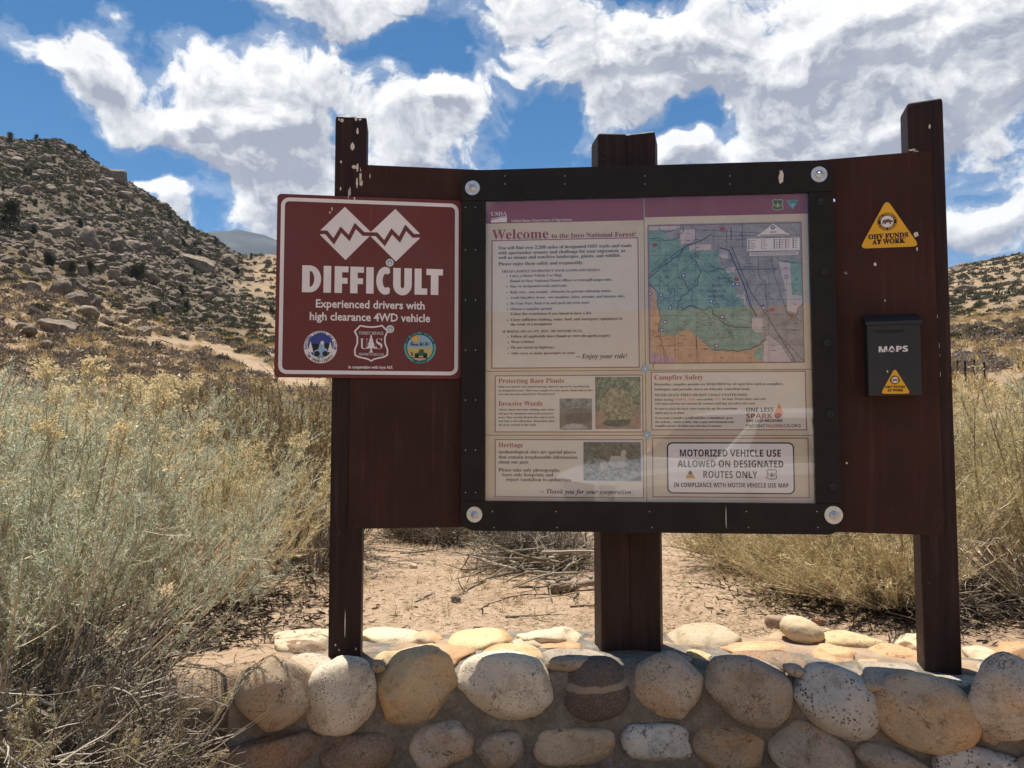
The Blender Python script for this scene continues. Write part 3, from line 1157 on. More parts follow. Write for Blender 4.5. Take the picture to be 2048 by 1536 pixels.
for px, ys in ((931, (415, 500, 600, 700, 800, 900, 985)), (951, (415, 500, 600, 700, 800, 900, 985))):
    for y in ys:
        sheet(mb, FP, [circ(*FP.hit(px, y, FT_ - .004), .0022, 8)], FT_ - .0033)
for py, xs in ((1023, (985, 1112, 1299, 1493, 1634)), (1055, (988, 1114, 1304, 1497, 1636)), (368, (1010, 1130, 1290, 1460)), (352, (1010, 1130, 1290, 1460))):
    for x in xs:
        sheet(mb, FP, [circ(*FP.hit(x, py, FT_), .0022, 8)], FT_ + .0007)
mb.build('screw_heads', M['steel'], frame)
# the board the posters are laid on, and a chip of bird lime on the top rail
mb = MB()
slab(mb, FP, [[(fu0 + .02, fz0 + .02), (fu1 - .02, fz0 + .02), (fu1 - .02, fz1 - .02), (fu0 + .02, fz1 - .02)]], -.014, -.002)
mb.build('backing_board', M['frame'], frame)
mb = MB()
blot(FP, FT_ + .0004, 1562, 354, 11, 30, 31, .5)
blot(FP, FT_ + .0004, 1452, 1035, 1.5, 46, 33, 0)
mb.build('bird_lime', M['dropping'], frame)

m_, N_ = new_mat('display_glass')
ge_ = N_.n('ShaderNodeNewGeometry')
cosn = N_.math('ABSOLUTE', N_.vmath('DOT_PRODUCT', ge_.outputs['Normal'], ge_.outputs['Incoming']))
fr = N_.math('ADD', .085, N_.math('MULTIPLY', .85, N_.math('POWER', N_.math('SUBTRACT', 1.0, cosn), 5.0)))
tr = N_.n('ShaderNodeBsdfTransparent', {'Color': (.99, .99, .99)})
gl = N_.n('ShaderNodeBsdfGlossy', {'Color': (1, 1, 1), 'Roughness': .015})
mx = N_.n('ShaderNodeMixShader', {0: fr, 1: tr.outputs[0], 2: gl.outputs[0]})
M['glass'] = finish(m_, N_, mx)
mb = MB()
sheet(mb, FP, [[(iu0 - .006, iz0 - .006), (iu1 + .006, iz0 - .006), (iu1 + .006, iz1 + .006), (iu0 - .006, iz1 + .006)]], .024)
mb.build('glass_pane', M['glass'], frame)

# ------------------------------------------------------------------ posters under the glass
PO = .003        # face of the poster sheets


def poster(name, label, group='posters in the display case'):
    return empty(name, kiosk.location, label, 'poster', group)


def panel_rect(root, X0, Y0, X1, Y1, name, mat, off0, off1, lift=0):
    u0, v1 = FP.hit(X0, Y0, off1)
    u1, v0 = FP.hit(X1, Y1, off1)
    mb = MB()
    slab(mb, FP, [[(u0, v0), (u1, v0), (u1, v1), (u0, v1)]], off0, off1)
    return mb.build(name, mat, root)


def uvrect(pl, a, b, c, d):
    return [(a, b), (c, b), (c, d), (a, d)]


def sheet_rect(art, mb, x0, y0, x1, y1, mi=0, lift=0.0):
    """level rectangle whose corners are read in the enlarged view"""
    u0, v1 = art.p(x0, y0)
    u1, v0 = art.p(x1, y1)
    sheet(mb, art.pl, [uvrect(art.pl, u0, v0, u1, v1)], art.off + lift, mi)
    return u0, v0, u1, v1


def border(art, mb, x0, y0, x1, y1, w, mi, lift):
    u0, v1 = art.p(x0, y0)
    u1, v0 = art.p(x1, y1)
    t = art.ln(x0, y0, w)
    A = [(u0, v0), (u1, v0), (u1, v1), (u0, v1)]
    B = [(u0 + t, v0 + t), (u1 - t, v0 + t), (u1 - t, v1 - t), (u0 + t, v1 - t)]
    art.pl.to3(A)
    V = art.pl.to3(A + B, art.off + lift)
    mb.add(V, [(i, (i + 1) % 4, 4 + (i + 1) % 4, 4 + i) for i in range(4)], mi)


# geometry of the sheets: columns split near u at x=1290, rows at two seams
us = FP.hit(1291, 740, PO)[0]
zs1 = .5 * (FP.hit(1000, 746, PO)[1] + FP.hit(1600, 735, PO)[1])
zs2 = .5 * (FP.hit(1000, 873, PO)[1] + FP.hit(1600, 868, PO)[1])
ztop = .5 * (FP.hit(968, 405, PO)[1] + FP.hit(1600, 389, PO)[1])
G_ = .0012


def base_sheet(root, u0, v0, u1, v1):
    mb = MB()
    slab(mb, FP, [uvrect(FP, u0, v0, u1, v1)], -.001, PO)
    return mb.build('poster_sheet', M['cream'], root)


L1, L2, L3, L4 = .0010, .0016, .0022, .0028
A2 = Art(FP, PO, 960, 390, 4.388)
w = poster('welcome_poster', 'cream poster headed Welcome with a long bulleted text and a maroon top band')
base_sheet(w, iu0 - .004, zs1 + G_, us - G_, ztop)
mb = MB()
zh = .5 * (A2.p(40, 262)[1] + A2.p(1400, 212)[1])
sheet(mb, FP, [uvrect(FP, iu0 - .003, zh, us - G_ * 2, ztop - .001)], PO + L1)
mb.build('header_band', M['maroon'], w)
mb = MB()
sheet(mb, FP, [uvrect(FP, A2.p(112, 800)[0], A2.p(120, 1518)[1], A2.p(1402, 800)[0], A2.p(700, 378)[1])], PO + L1)
mb.build('text_field', M['pale'], w)
mb = MB()
border(A2, mb, 101, 398, 1402, 1516, 9, 0, L2)
A2.text(mb, 'Welcome', 105, 392, 600, SER, 1, L3)
A2.text(mb, 'to the Inyo National Forest!', 628, 380, 1366, SER, 1, L3)
mb.build('heading', [M['line'], M['redink']], w)
mb = MB()
A2.text(mb, 'USDA', 96, 184, 235, SER, 0, L3, fat=-.006)
A2.poly(mb, [(97, 243), (97, 222), (140, 212), (190, 200), (237, 194), (237, 240)], 0, L3)
A2.line(mb, [(97, 210), (140, 204), (190, 193), (237, 186)], 5, 0, L3)
A2.text(mb, 'United States Department of Agriculture', 277, 238, 806, SAN, 0, L3, fat=.008)
mb.build('agency_mark', M['white'], w)
mb = MB()
for t, x, y, x1 in [
    ('You will find over 2,200 miles of designated OHV trails and roads', 160, 480, 1330), ('with spectacular scenery and challenge for your enjoyment, as', 160, 523, 1275),
    ('well as unique and sensitive landscapes, plants, and wildlife.', 162, 564, 1237), ('Please enjoy them safely and responsibly.', 162, 620, 908),
    ('TREAD LIGHTLY TO PROTECT YOUR LANDS AND TRAILS:', 190, 683, 1055), ('Carry a Motor Vehicle Use Map', 262, 722, 714),
    ('(found at Inyo National Forest offices or www.pdf-maps.com)', 262, 767, 1152), ('Stay on designated roads and trails', 263, 813, 762),
    ('Ride over - not around - obstacles to prevent widening routes', 264, 865, 1150), ('Avoid Sensitive Areas - wet meadows, lakes, streams, and historic sites', 264, 913, 1268),
    ('Do Your Part: Pack it in and pack out even more', 266, 964, 960), ('Obtain a campfire permit', 268, 1012, 630),
    ('Follow fire restrictions if you intend to have a fire', 268, 1056, 978), ('Carry sufficient clothing, water, food, and emergency equipment in', 270, 1107, 1250),
    ('the event of a breakdown', 270, 1147, 630), ('IF RIDING ON AN ATV, ROV, OR MOTORCYCLE:', 197, 1210, 900),
    ('Follow all applicable laws (found at: www.ohv.parks.ca.gov)', 272, 1253, 1140), ('Wear a helmet', 274, 1300, 477), ('Do not travel on highways', 274, 1350, 650),
    ('Only carry as many passengers as seats', 276, 1400, 833)]:
    A2.text(mb, t, x, y, x1, SER, 0, L3)
for x, y in ((237, 712), (236, 806), (237, 858), (238, 907), (240, 958), (242, 1006), (243, 1100), (246, 1246), (247, 1294), (248, 1344), (249, 1394)):
    A2.disc(mb, x, y, 5, 0, L3, 8)
A2.text(mb, '~ Enjoy your ride!', 845, 1436, 1290, ITA, 0, L3)
mb.build('lettering', M['ink'], w)

# map
A3 = Art(FP, PO, 1270, 380, 4.152)
w = poster('map_poster', 'colourful trail map sheet with green, orange and grey areas')
base_sheet(w, us + G_, zs1 + G_, iu1 + .004, ztop + .004)
mb = MB()
zh3 = .5 * (A3.p(70, 237)[1] + A3.p(1425, 187)[1])
sheet(mb, FP, [uvrect(FP, us + G_ * 3, zh3, iu1 + .003, ztop + .003)], PO + L1)
mb.build('header_band', M['maroon'], w)


def m_map(name, a, b, line):
    m, N = new_mat(name)
    p = pos(N)
    n1 = N.noise(p, 22.0, 8, .7, .6)
    wv = N.n('ShaderNodeTexNoise', {'Vector': p, 'Scale': 30.0, 'Detail': 5.0, 'Roughness': .7})
    c = N.ramp(n1, [(.36, a), (.62, b)])
    k = N.math('ABSOLUTE', N.math('SUBTRACT', wv.outputs[0], .5))
    c = N.mix(N.mapr(k, .012, .0, 0, .5), c, line)
    return finish(m, N, principled(N, c, .5))


M['map_grey'] = m_map('map_grey', (.24, .235, .25), (.39, .375, .385), (.13, .13, .16))
M['map_green'] = m_map('map_green', (.13, .275, .235), (.27, .43, .365), (.06, .13, .14))
M['map_orange'] = m_map('map_orange', (.50, .28, .16), (.62, .40, .25), (.30, .17, .13))
M['map_white'] = m_map('map_white', (.52, .45, .48), (.62, .56, .57), (.3, .26, .32))
M['map_pink'] = m_map('map_pink', (.45, .25, .38), (.55, .36, .46), (.25, .13, .2))
M['map_road'] = m_flat('map_road', (.055, .05, .10), .5)
M['map_blue'] = m_flat('map_blue', (.06, .09, .30), .5)
mats = [M['map_grey'], M['map_green'], M['map_orange'], M['map_white'], M['map_pink'], M['white'], M['map_road'], M['map_blue'], M['redink'], M['line']]
mb = MB()
sheet(mb, FP, [uvrect(FP, A3.p(110, 900)[0], A3.p(770, 1441)[1], A3.p(1388, 900)[0], A3.p(740, 275)[1])], PO + L1, 0)
border(A3, mb, 104, 297, 1408, 1432, 7, 9, L4)
A3.poly(mb, [(112, 340), (250, 335), (250, 400), (370, 395), (375, 455), (445, 455), (445, 510), (480, 515), (700, 508), (700, 635), (755, 640), (755, 690), (830, 690), (835, 880), (905, 900), (905, 965), (940, 985), (985, 1000), (985, 1060), (970, 1070), (970, 1160), (1000, 1185), (1060, 1190), (1060, 1262), (1000, 1312), (900, 1340), (640, 1330), (560, 1250), (500, 1210), (440, 1150), (320, 1210), (200, 1190), (215, 1060), (190, 960), (165, 830), (135, 812), (120, 790)], 1, L2)
A3.poly(mb, [(124, 812), (135, 812), (165, 830), (190, 960), (215, 1060), (200, 1190), (320, 1210), (440, 1150), (500, 1210), (560, 1250), (640, 1330), (900, 1340), (1000, 1312), (1060, 1262), (1062, 1428), (340, 1434), (330, 1390), (136, 1350)], 2, L2)
A3.poly(mb, [(136, 1350), (330, 1390), (340, 1434), (140, 1436)], 4, L2)
A3.poly(mb, [(1285, 558), (1376, 600), (1386, 868), (1300, 870)], 1, L2)
A3.poly(mb, [(990, 1338), (1062, 1290), (1058, 1412), (985, 1402)], 1, L3)
for q in ([(375, 340), (500, 322), (500, 440), (380, 450)], [(450, 455), (630, 450), (630, 500), (450, 506)], [(700, 532), (770, 530), (770, 570), (702, 570)], [(755, 650), (828, 640), (828, 688), (757, 690)],
          [(840, 872), (905, 870), (940, 984), (908, 965), (904, 902), (842, 884)], [(970, 1062), (1060, 1062), (1060, 1185), (1002, 1184), (972, 1160)], [(1192, 590), (1285, 602), (1302, 872), (1382, 880), (1390, 940), (1332, 1020), (1262, 1000), (1242, 800)],
          [(112, 300), (370, 296), (372, 330), (250, 333), (112, 338)], [(1068, 1270), (1100, 1200), (1210, 1290), (1300, 1430), (1066, 1432)]):
    A3.poly(mb, q, 3, L3)
rs = np.random.RandomState(5)


def wig(pts, amp, n=26):
    P = np.array(pts, float)
    s = np.concatenate([[0], np.cumsum(np.linalg.norm(np.diff(P, axis=0), axis=1))])
    t = np.linspace(0, s[-1], n)
    Q = np.column_stack([np.interp(t, s, P[:, 0]), np.interp(t, s, P[:, 1])])
    k = rs.rand() * 90
    Q[1:-1, 0] += amp * 2.5 * perlin(np.column_stack([t * .02 + k, t * 0, t * 0]))[1:-1]
    Q[1:-1, 1] += amp * 2.5 * perlin(np.column_stack([t * .02, t * 0 + k, t * 0]))[1:-1]
    return [tuple(q) for q in Q]


for q, wd, am in [([(700, 482), (780, 500), (830, 620), (900, 780), (960, 960), (1010, 1050)], 9, 3), ([(800, 470), (870, 640), (960, 850), (1040, 960), (1120, 1080), (1180, 1190), (1330, 1424)], 6, 4),
                  ([(1125, 550), (1160, 720), (1230, 930), (1280, 1050), (1395, 1095)], 4, 4), ([(110, 745), (200, 650), (330, 560), (430, 470), (560, 420), (640, 370)], 7, 12), ([(112, 705), (250, 590), (370, 500), (520, 410)], 5, 12),
                  ([(470, 540), (540, 660), (520, 780), (450, 830), (360, 930), (340, 1000)], 6, 16), ([(380, 1000), (480, 960), (560, 1000), (620, 970), (680, 1060), (720, 1100), (830, 1140), (960, 1140)], 7, 16),
                  ([(640, 1330), (880, 1336), (1010, 1302), (1095, 1240)], 7, 8), ([(112, 780), (190, 850), (190, 960), (215, 1060), (190, 1190)], 5, 10), ([(380, 700), (430, 800), (470, 840), (480, 950)], 4, 16),
                  ([(250, 840), (330, 810), (330, 930), (290, 960)], 4, 12), ([(830, 1000), (820, 930), (880, 880), (930, 880)], 4, 10), ([(205, 1210), (240, 1320), (280, 1430)], 3, 10), ([(330, 1220), (335, 1400)], 3, 8),
                  ([(1020, 550), (1030, 730), (1080, 760), (1100, 1020)], 4, 3), ([(850, 660), (1170, 655)], 4, 1), ([(480, 330), (1380, 378)], 3, 1), ([(640, 385), (1000, 380)], 4, 1), ([(820, 475), (930, 470)], 4, 1), ([(795, 310), (797, 420)], 5, 1), ([(890, 280), (892, 480)], 3, 1),
                  ([(760, 320), (762, 500)], 4, 2), ([(500, 330), (500, 400)], 3, 1), ([(1180, 550), (1195, 590), (1390, 610)], 4, 8), ([(1140, 1120), (1260, 1120), (1300, 1060)], 3, 5), ([(980, 870), (1000, 830), (1070, 760)], 4, 10), ([(1330, 1060), (1360, 980), (1400, 930)], 5, 8),
                  ([(120, 400), (200, 390), (260, 430), (370, 400), (400, 310)], 5, 14), ([(200, 310), (240, 350), (380, 330), (400, 300)], 4, 14), ([(1190, 1200), (1290, 1300), (1400, 1424)], 4, 4), ([(500, 1150), (560, 1120), (640, 1130), (600, 1040)], 4, 14)]:
    A3.line(mb, wig(q, am), wd, 6, L4)
for k in range(8):
    x = 200 + k * 150
    A3.line(mb, [(x, 300), (x + 12, 1425)], 1.6, 6, L4)
    A3.line(mb, [(115 + k * 2, 420 + k * 125), (1385 + k * 2, 408 + k * 125)], 1.6, 6, L4)
for k in range(120):
    x, y = 130 + rs.rand() * 1230, 330 + rs.rand() * 1080
    if x > 910 and y < 560:
        continue
    a = rs.normal(0, .5)
    A3.line(mb, [(x, y), (x + (12 + rs.rand() * 30), y + 8 * a)], 3 + 2 * rs.rand(), 6, L4 + .0003)
for k in range(34):
    x, y = 130 + rs.rand() * 800, 540 + rs.rand() * 850
    A3.line(mb, wig([(x, y), (x + rs.normal() * 60, y + rs.normal() * 60), (x + rs.normal() * 110, y + rs.normal() * 90)], 8, 14), 3, 6, L4)
for x, y in ((164, 457), (726, 325), (842, 742), (1138, 994), (1297, 1043)):
    u, v = A3.p(x, y)
    sheet(mb, FP, [circ(u, v, A3.ln(x, y, 22), 16, A3.ln(x, y, 16))], PO + L4 + .0006, 8)
for x, y in ((402, 712), (216, 872), (632, 926), (292, 978), (724, 1056), (250, 1098), (220, 1163), (675, 1294), (815, 784), (848, 784), (1256, 722), (1066, 980), (124, 862)):
    sheet_rect(A3, mb, x - 15, y - 14, x + 15, y + 14, 7, L4 + .0006)
    sheet_rect(A3, mb, x - 7, y - 7, x + 7, y + 7, 5, L4 + .0010)
A3.poly(mb, [(1012, 386), (1145, 280), (1285, 376)], 5, L4 + .001)
A3.annulus(mb, 1143, 312, 11, 18, 6, L4 + .0015, 16)
A3.line(mb, [(1118, 314), (1168, 310)], 3, 6, L4 + .0015)
A3.line(mb, [(1143, 288), (1143, 336)], 3, 6, L4 + .0015)
A3.line(mb, [(1040, 378), (1255, 370)], 5, 6, L4 + .0015)
A3.line(mb, [(1120, 352), (1172, 350)], 6, 6, L4 + .0015)
sheet_rect(A3, mb, 929, 406, 1367, 500, 5, L4 + .001)
sheet_rect(A3, mb, 949, 520, 1354, 540, 5, L4 + .001)
for i, x in enumerate((945, 1050, 1155, 1200, 1250, 1312)):
    for j in range(6):
        y = 420 + j * 14 - (x - 945) * .03
        sheet_rect(A3, mb, x - 6, y - 5, x + 5, y + 5, (6, 2, 7, 7, 8, 6)[i], L4 + .0015)
        A3.line(mb, [(x + 14, y), (x + 22 + rs.rand() * (45 if i < 2 else 14), y - 1)], 4, 6, L4 + .0015)
for y in (524, 534):
    A3.line(mb, [(960, y + 2), (1345, y - 10 + 8)], 4, 6, L4 + .0015)
for t, x, y, x1 in (('INYO', 637, 806, 720), ('NATIONAL', 592, 852, 757), ('FOREST', 610, 896, 738), ('Thousand', 678, 742, 800), ('Springs', 740, 768, 815), ('BLACK', 1230, 603, 1290), ('COLLEGE RD', 890, 648, 1020), ('LONE', 470, 500, 510)):
    A3.text(mb, t, x, y, x1, SER, 6, L4 + .0008)
mb.build('map', mats, w)


def shield_pts(x, y, w, h):
    """the agency shield's outline about its middle"""
    q = [(-.36, .5), (-.5, .34), (-.40, .2), (-.41, .02), (-.5, -.18), (-.48, -.34), (-.38, -.40), (-.18, -.42), (0, -.5)]
    q = [(-.33, .5), (-.5, .34), (-.42, .18), (-.42, .0), (-.5, -.18), (-.49, -.33), (-.38, -.39), (-.2, -.42), (-.08, -.45), (0, -.5)]
    L = [(a, b) for a, b in q] + [(-a, b) for a, b in q[-2::-1]]
    top = [(.18, .47), (0, .455), (-.18, .47)]
    return [(x + a * w, y - b * h) for a, b in L + top]


def tree_pts(x, y, w, h):
    L = [(0, .5), (.10, .33), (.06, .33), (.19, .14), (.12, .15), (.30, -.08), (.2, -.07), (.42, -.30), (.07, -.26), (.08, -.42), (.2, -.5)]
    return [(x + a * w, y - b * h) for a, b in L] + [(x - a * w, y - b * h) for a, b in L[::-1][:-1]]


def shield(art, mb, x, y, w, h, lw, mi_line, mi_fill, lift, text=True, skew=0.0):
    if mi_fill is not None:
        art.poly(mb, shield_pts(x, y, w, h), mi_fill, lift)
    art.line(mb, shield_pts(x, y, w, h), lw, mi_line, lift + .0006, closed=True)
    art.poly(mb, tree_pts(x, y - h * .0, w * .36, h * .52), mi_line, lift + .0006)
    art.text(mb, 'U', x - w * .34, y + h * .16, x - w * .10, SER, mi_line, lift + .0006, cap=h * .30, fat=-.01)
    art.text(mb, 'S', x + w * .14, y + h * .16, x + w * .34, SER, mi_line, lift + .0006, cap=h * .30, fat=-.01)
    if text:
        art.text(mb, 'FOREST SERVICE', x - w * .36, y - h * .25, x + w * .37, SAN, mi_line, lift + .0006, cap=h * .085)
        art.text(mb, 'DEPARTMENT OF AGRICULTURE', x - w * .38, y + h * .345, x + w * .38, SAN, mi_line, lift + .0006, cap=h * .075)


mb = MB()
shield(A3, mb, 1184, 126, 88, 92, 6, 0, 1, L3, text=False)
A3.poly(mb, [(1256, 88), (1354, 82), (1310, 166)], 2, L3)
A3.poly(mb, [(1272, 92), (1340, 89), (1328, 112), (1312, 104), (1298, 116), (1284, 110)], 3, L3 + .0006)
A3.poly(mb, [(1292, 122), (1318, 112), (1324, 124), (1310, 150)], 4, L3 + .0006)
mb.build('agency_marks', [M['sand_ink'], M['green_ink'], M['teal'], M['teal_dark'], M['skyblue']], w)

# plants and weeds
A4 = Art(FP, PO, 960, 720, 4.389)


def m_photo(name, stops, scale, stretch=(1, 1, 1)):
    m, N = new_mat(name)
    p = N.vmath('MULTIPLY', pos(N), stretch)
    n = N.noise(p, scale, 8, .72, .4)
    c = N.ramp(n, stops)
    return finish(m, N, principled(N, c, .4))


M['ph_green'] = m_photo('photo_foliage', [(.36, (.02, .035, .035)), (.5, (.11, .17, .12)), (.63, (.34, .40, .28))], 46)
M['ph_bush'] = m_photo('photo_bush', [(.36, (.06, .075, .035)), (.5, (.26, .255, .15)), (.63, (.52, .47, .31))], 70)
M['ph_earth'] = m_photo('photo_earth', [(.35, (.24, .155, .115)), (.65, (.42, .30, .23))], 40)
M['ph_dark'] = m_photo('photo_dark', [(.37, (.012, .02, .02)), (.62, (.15, .17, .15))], 60)
M['ph_rock'] = m_photo('photo_rock', [(.35, (.13, .115, .10)), (.65, (.24, .20, .17))], 45)
M['ph_soil'] = m_photo('photo_soil', [(.35, (.07, .065, .06)), (.65, (.15, .13, .115))], 40)
M['ph_grey'] = m_photo('photo_grey', [(.37, (.07, .085, .09)), (.62, (.34, .37, .37))], 50)
M['ph_pale'] = m_photo('photo_pale', [(.35, (.30, .32, .32)), (.65, (.52, .53, .51))], 50)
w = poster('plants_poster', 'cream notice on rare plants and invasive weeds with two colour photographs')
base_sheet(w, iu0 - .004, zs2 + G_, us - G_, zs1 - G_)
mb = MB()
sheet(mb, FP, [uvrect(FP, A4.p(140, 400)[0], A4.p(140, 636)[1], A4.p(1425, 400)[0], A4.p(700, 136)[1])], PO + L1)
mb.build('text_field', M['pale'], w)
mb = MB()
border(A4, mb, 130, 136, 1434, 636, 8, 0, L2)
A4.text(mb, 'Protecting Rare Plants', 162, 203, 738, SER, 1, L3)
A4.text(mb, 'Invasive Weeds', 163, 402, 550, SER, 1, L3)
mb.build('heading', [M['line'], M['redink']], w)
mb = MB()
for t, x, y, x1 in [('Help us to protect your natural heritage and rare species by traveling only', 162, 243, 962), ('on designated routes. This is an example of a rare species found only in this', 162, 277, 985),
                    ('area that has been impacted by off-road travel.', 162, 308, 660), ('Always check your tires, clothing, pets, boots,', 163, 444, 660), ('and gear for unwanted weed seeds and plant', 163, 478, 643),
                    ('parts. They can fall off down the road or trail', 163, 511, 650), ('and start a new infestation. Remember, place', 163, 544, 660), ('the seeds securely in the trash.', 163, 577, 495)]:
    A4.text(mb, t, x, y, x1, SER, 0, L3)
mb.build('lettering', M['ink'], w)
mb = MB()
border(A4, mb, 692, 332, 990, 618, 5, 0, L3)
sheet_rect(A4, mb, 697, 337, 985, 612, 1, L2)
A4.poly(mb, [(700, 470), (760, 440), (830, 420), (980, 425), (980, 600), (700, 600)], 2, L2 + .0005)
A4.poly(mb, [(745, 470), (975, 462), (985, 520), (930, 556), (745, 552)], 3, L3)
A4.poly(mb, [(705, 605), (760, 568), (820, 556), (900, 566), (950, 600)], 4, L3 + .0004)
mb.build('photograph', [M['white'], M['ph_grey'], M['ph_rock'], M['ph_soil'], M['ph_pale']], w)
mb = MB()
border(A4, mb, 1004, 144, 1418, 612, 5, 0, L3)
sheet_rect(A4, mb, 1009, 149, 1413, 606, 1, L2)
A4.poly(mb, [(1010, 460), (1080, 430), (1300, 420), (1410, 390), (1412, 606), (1010, 608)], 2, L2 + .0005)
bl = []
for k in range(46):
    a = 2 * math.pi * k / 46
    rr = .82 + .25 * rs.rand()
    bl.append((1215 + 165 * rr * math.cos(a), 395 - 150 * rr * math.sin(a) + (18 if math.sin(a) < 0 else 0)))
A4.poly(mb, bl, 3, L3)
A4.poly(mb, [(1070, 560), (1110, 520), (1180, 530), (1260, 520), (1330, 520), (1300, 575), (1210, 588), (1120, 580)], 4, L3 + .0004)
mb.build('photograph', [M['white'], M['ph_green'], M['ph_earth'], M['ph_bush'], M['ph_dark']], w)

w = poster('heritage_poster', 'cream notice headed Heritage with one grey photograph')
base_sheet(w, iu0 - .004, iz0 - .004, us - G_, zs2 - G_)
mb = MB()
sheet(mb, FP, [uvrect(FP, A4.p(140, 950)[0], A4.p(700, 1212)[1], A4.p(1432, 950)[0], A4.p(700, 698)[1])], PO + L1)
mb.build('text_field', M['pale'], w)
mb = MB()
border(A4, mb, 130, 695, 1440, 1214, 8, 0, L2)
A4.text(mb, 'Heritage', 163, 765, 378, SER, 1, L3)
mb.build('heading', [M['line'], M['redink']], w)
mb = MB()
for t, x, y, x1 in [('Archaeological sites are special places', 163, 820, 842), ('that contain irreplaceable information', 163, 865, 855), ('about our past.', 163, 908, 428),
                    ('Please take only photographs,', 163, 978, 702), ('leave only footprints and', 196, 1020, 643), ('report vandalism to authorities.', 230, 1062, 805)]:
    A4.text(mb, t, x, y, x1, SER, 0, L3)
A4.text(mb, '~ Thank you for your cooperation.', 530, 1172, 1340, ITA, 0, L3)
mb.build('lettering', M['ink'], w)
mb = MB()
border(A4, mb, 904, 716, 1418, 1064, 6, 0, L3)
sheet_rect(A4, mb, 910, 722, 1412, 1058, 1, L2)
A4.poly(mb, [(910, 900), (1000, 860), (1120, 880), (1410, 900), (1412, 1056), (912, 1056)], 2, L2 + .0005)
A4.poly(mb, [(1150, 840), (1260, 850), (1290, 930), (1200, 950), (1120, 920)], 3, L3)
A4.poly(mb, [(1240, 800), (1265, 785), (1285, 810), (1270, 840), (1300, 880), (1230, 870)], 3, L3 + .0004)
A4.poly(mb, [(1050, 900), (1110, 890), (1130, 950), (1060, 965)], 3, L3)
for k in range(16):
    x, y = 960 + rs.rand() * 300, 960 + rs.rand() * 80
    A4.line(mb, [(x, y), (x + 40 + 40 * rs.rand(), y + 25 * rs.normal())], 8, 3, L3 + .0003)
mb.build('photograph', [M['skyblue'], M['ph_dark'], M['ph_grey'], M['ph_pale']], w)

# campfire
A5 = Art(FP, PO, 1280, 720, 4.266)
w = poster('campfire_poster', 'cream notice on campfire safety with an orange flame logo')
base_sheet(w, us + G_, zs2 + G_, iu1 + .004, zs1 - G_)
mb = MB()
sheet(mb, FP, [uvrect(FP, A5.p(100, 350)[0], A5.p(760, 602)[1], A5.p(1416, 350)[0], A5.p(760, 98)[1])], PO + L1)
mb.build('text_field', M['pale'], w)
mb = MB()
border(A5, mb, 92, 100, 1424, 600, 8, 0, L2)
A5.text(mb, 'Campfire Safety', 122, 168, 538, SER, 1, L3)
mb.build('heading', [M['line'], M['redink']], w)
mb = MB()
for t, x, y, x1, mi in [('Remember, campfire permits are REQUIRED for all open fires such as campfires,', 122, 218, 1222, 0), ('barbeques, and portable stoves on federally controlled lands.', 122, 260, 943, 0),
                        ('NEVER LEAVE FIRES OR HOT COALS UNATTENDED.', 122, 310, 918, 0), ('Before leaving', 124, 347, 283, 0), ('DROWN, STIR,', 292, 346, 472, 1), ('and carefully', 482, 344, 625, 0), ('FEEL', 632, 342, 692, 1),
                        ('for heat. Drown ashes, and coals', 702, 341, 1075, 0), ('with water and then stir and mix the contents until they are cold to the touch.', 125, 381, 985, 0), ('Be sure to check the local visitor center for any fire restrictions', 126, 424, 828, 0),
                        ('which may be in effect.', 127, 460, 380, 0), ('If you need a campfire permit and have a smartphone, go to', 128, 502, 790, 0), ('this website... watch a video, take a quiz and download your', 128, 537, 802, 0),
                        ("campfire permit. It's that easy and takes 5 minutes.", 128, 570, 700, 0)]:
    A5.text(mb, t, x, y, x1, SER, mi, L3)
mb.build('lettering', [M['ink'], M['orange']], w)
mb = MB()
A5.text(mb, 'ONE LESS', 905, 442, 1138, BSA, 0, L3, cap=36)
A5.text(mb, 'SPARK', 905, 497, 1128, BSA, 1, L3, cap=42)
A5.text(mb, 'ONE LESS WILDFIRE', 905, 529, 1213, BSA, 0, L3, cap=22)
A5.text(mb, 'PREVENT', 908, 576, 1066, SAN, 0, L3, cap=27)
A5.text(mb, 'WILDFIRE', 1071, 575, 1222, SAN, 1, L3, cap=27)
A5.text(mb, 'CA.ORG', 1227, 574, 1370, SAN, 0, L3, cap=27)
A5.poly(mb, [(1183, 362), (1192, 392), (1212, 420), (1217, 455), (1206, 482), (1186, 496), (1162, 494), (1146, 476), (1146, 448), (1160, 425), (1172, 410), (1178, 388)], 2, L3)
A5.poly(mb, [(1142, 480), (1160, 458), (1186, 452), (1206, 470), (1196, 488), (1178, 497), (1158, 494)], 1, L3 + .0005)
mb.build('flame_logo', [M['black'], M['redink'], M['orange']], w)

# vehicle-use plate on its cream sheet
w = poster('vehicle_use_notice', 'white notice with a black rounded border about motorized vehicle use')
base_sheet(w, us + G_, iz0 - .004, iu1 + .004, zs2 - G_)
mb = MB()
border(A5, mb, 102, 662, 1448, 1180, 8, 0, L2)
mb.build('heading', [M['line']], w)
u0, v1 = A5.p(228, 702)
u1, v0 = A5.p(1322, 1146)
t_ = A5.ln(300, 900, 11)
mb = MB()
slab(mb, FP, [rrect(u0, v0, u1, v1, A5.ln(300, 900, 48))], PO, PO + .0018)
mb.build('notice_border', M['black'], w)
mb = MB()
sheet(mb, FP, [rrect(u0 + t_, v0 + t_, u1 - t_, v1 - t_, A5.ln(300, 900, 38))], PO + .0026)
mb.build('notice_face', M['white'], w)
mb = MB()
A5.text(mb, 'MOTORIZED VEHICLE USE', 340, 823, 1200, BSA, 0, .0034, cap=60)
A5.text(mb, 'ALLOWED ON DESIGNATED', 320, 914, 1222, BSA, 0, .0034, cap=60)
A5.text(mb, 'ROUTES ONLY', 540, 1006, 1000, BSA, 0, .0034, cap=60)
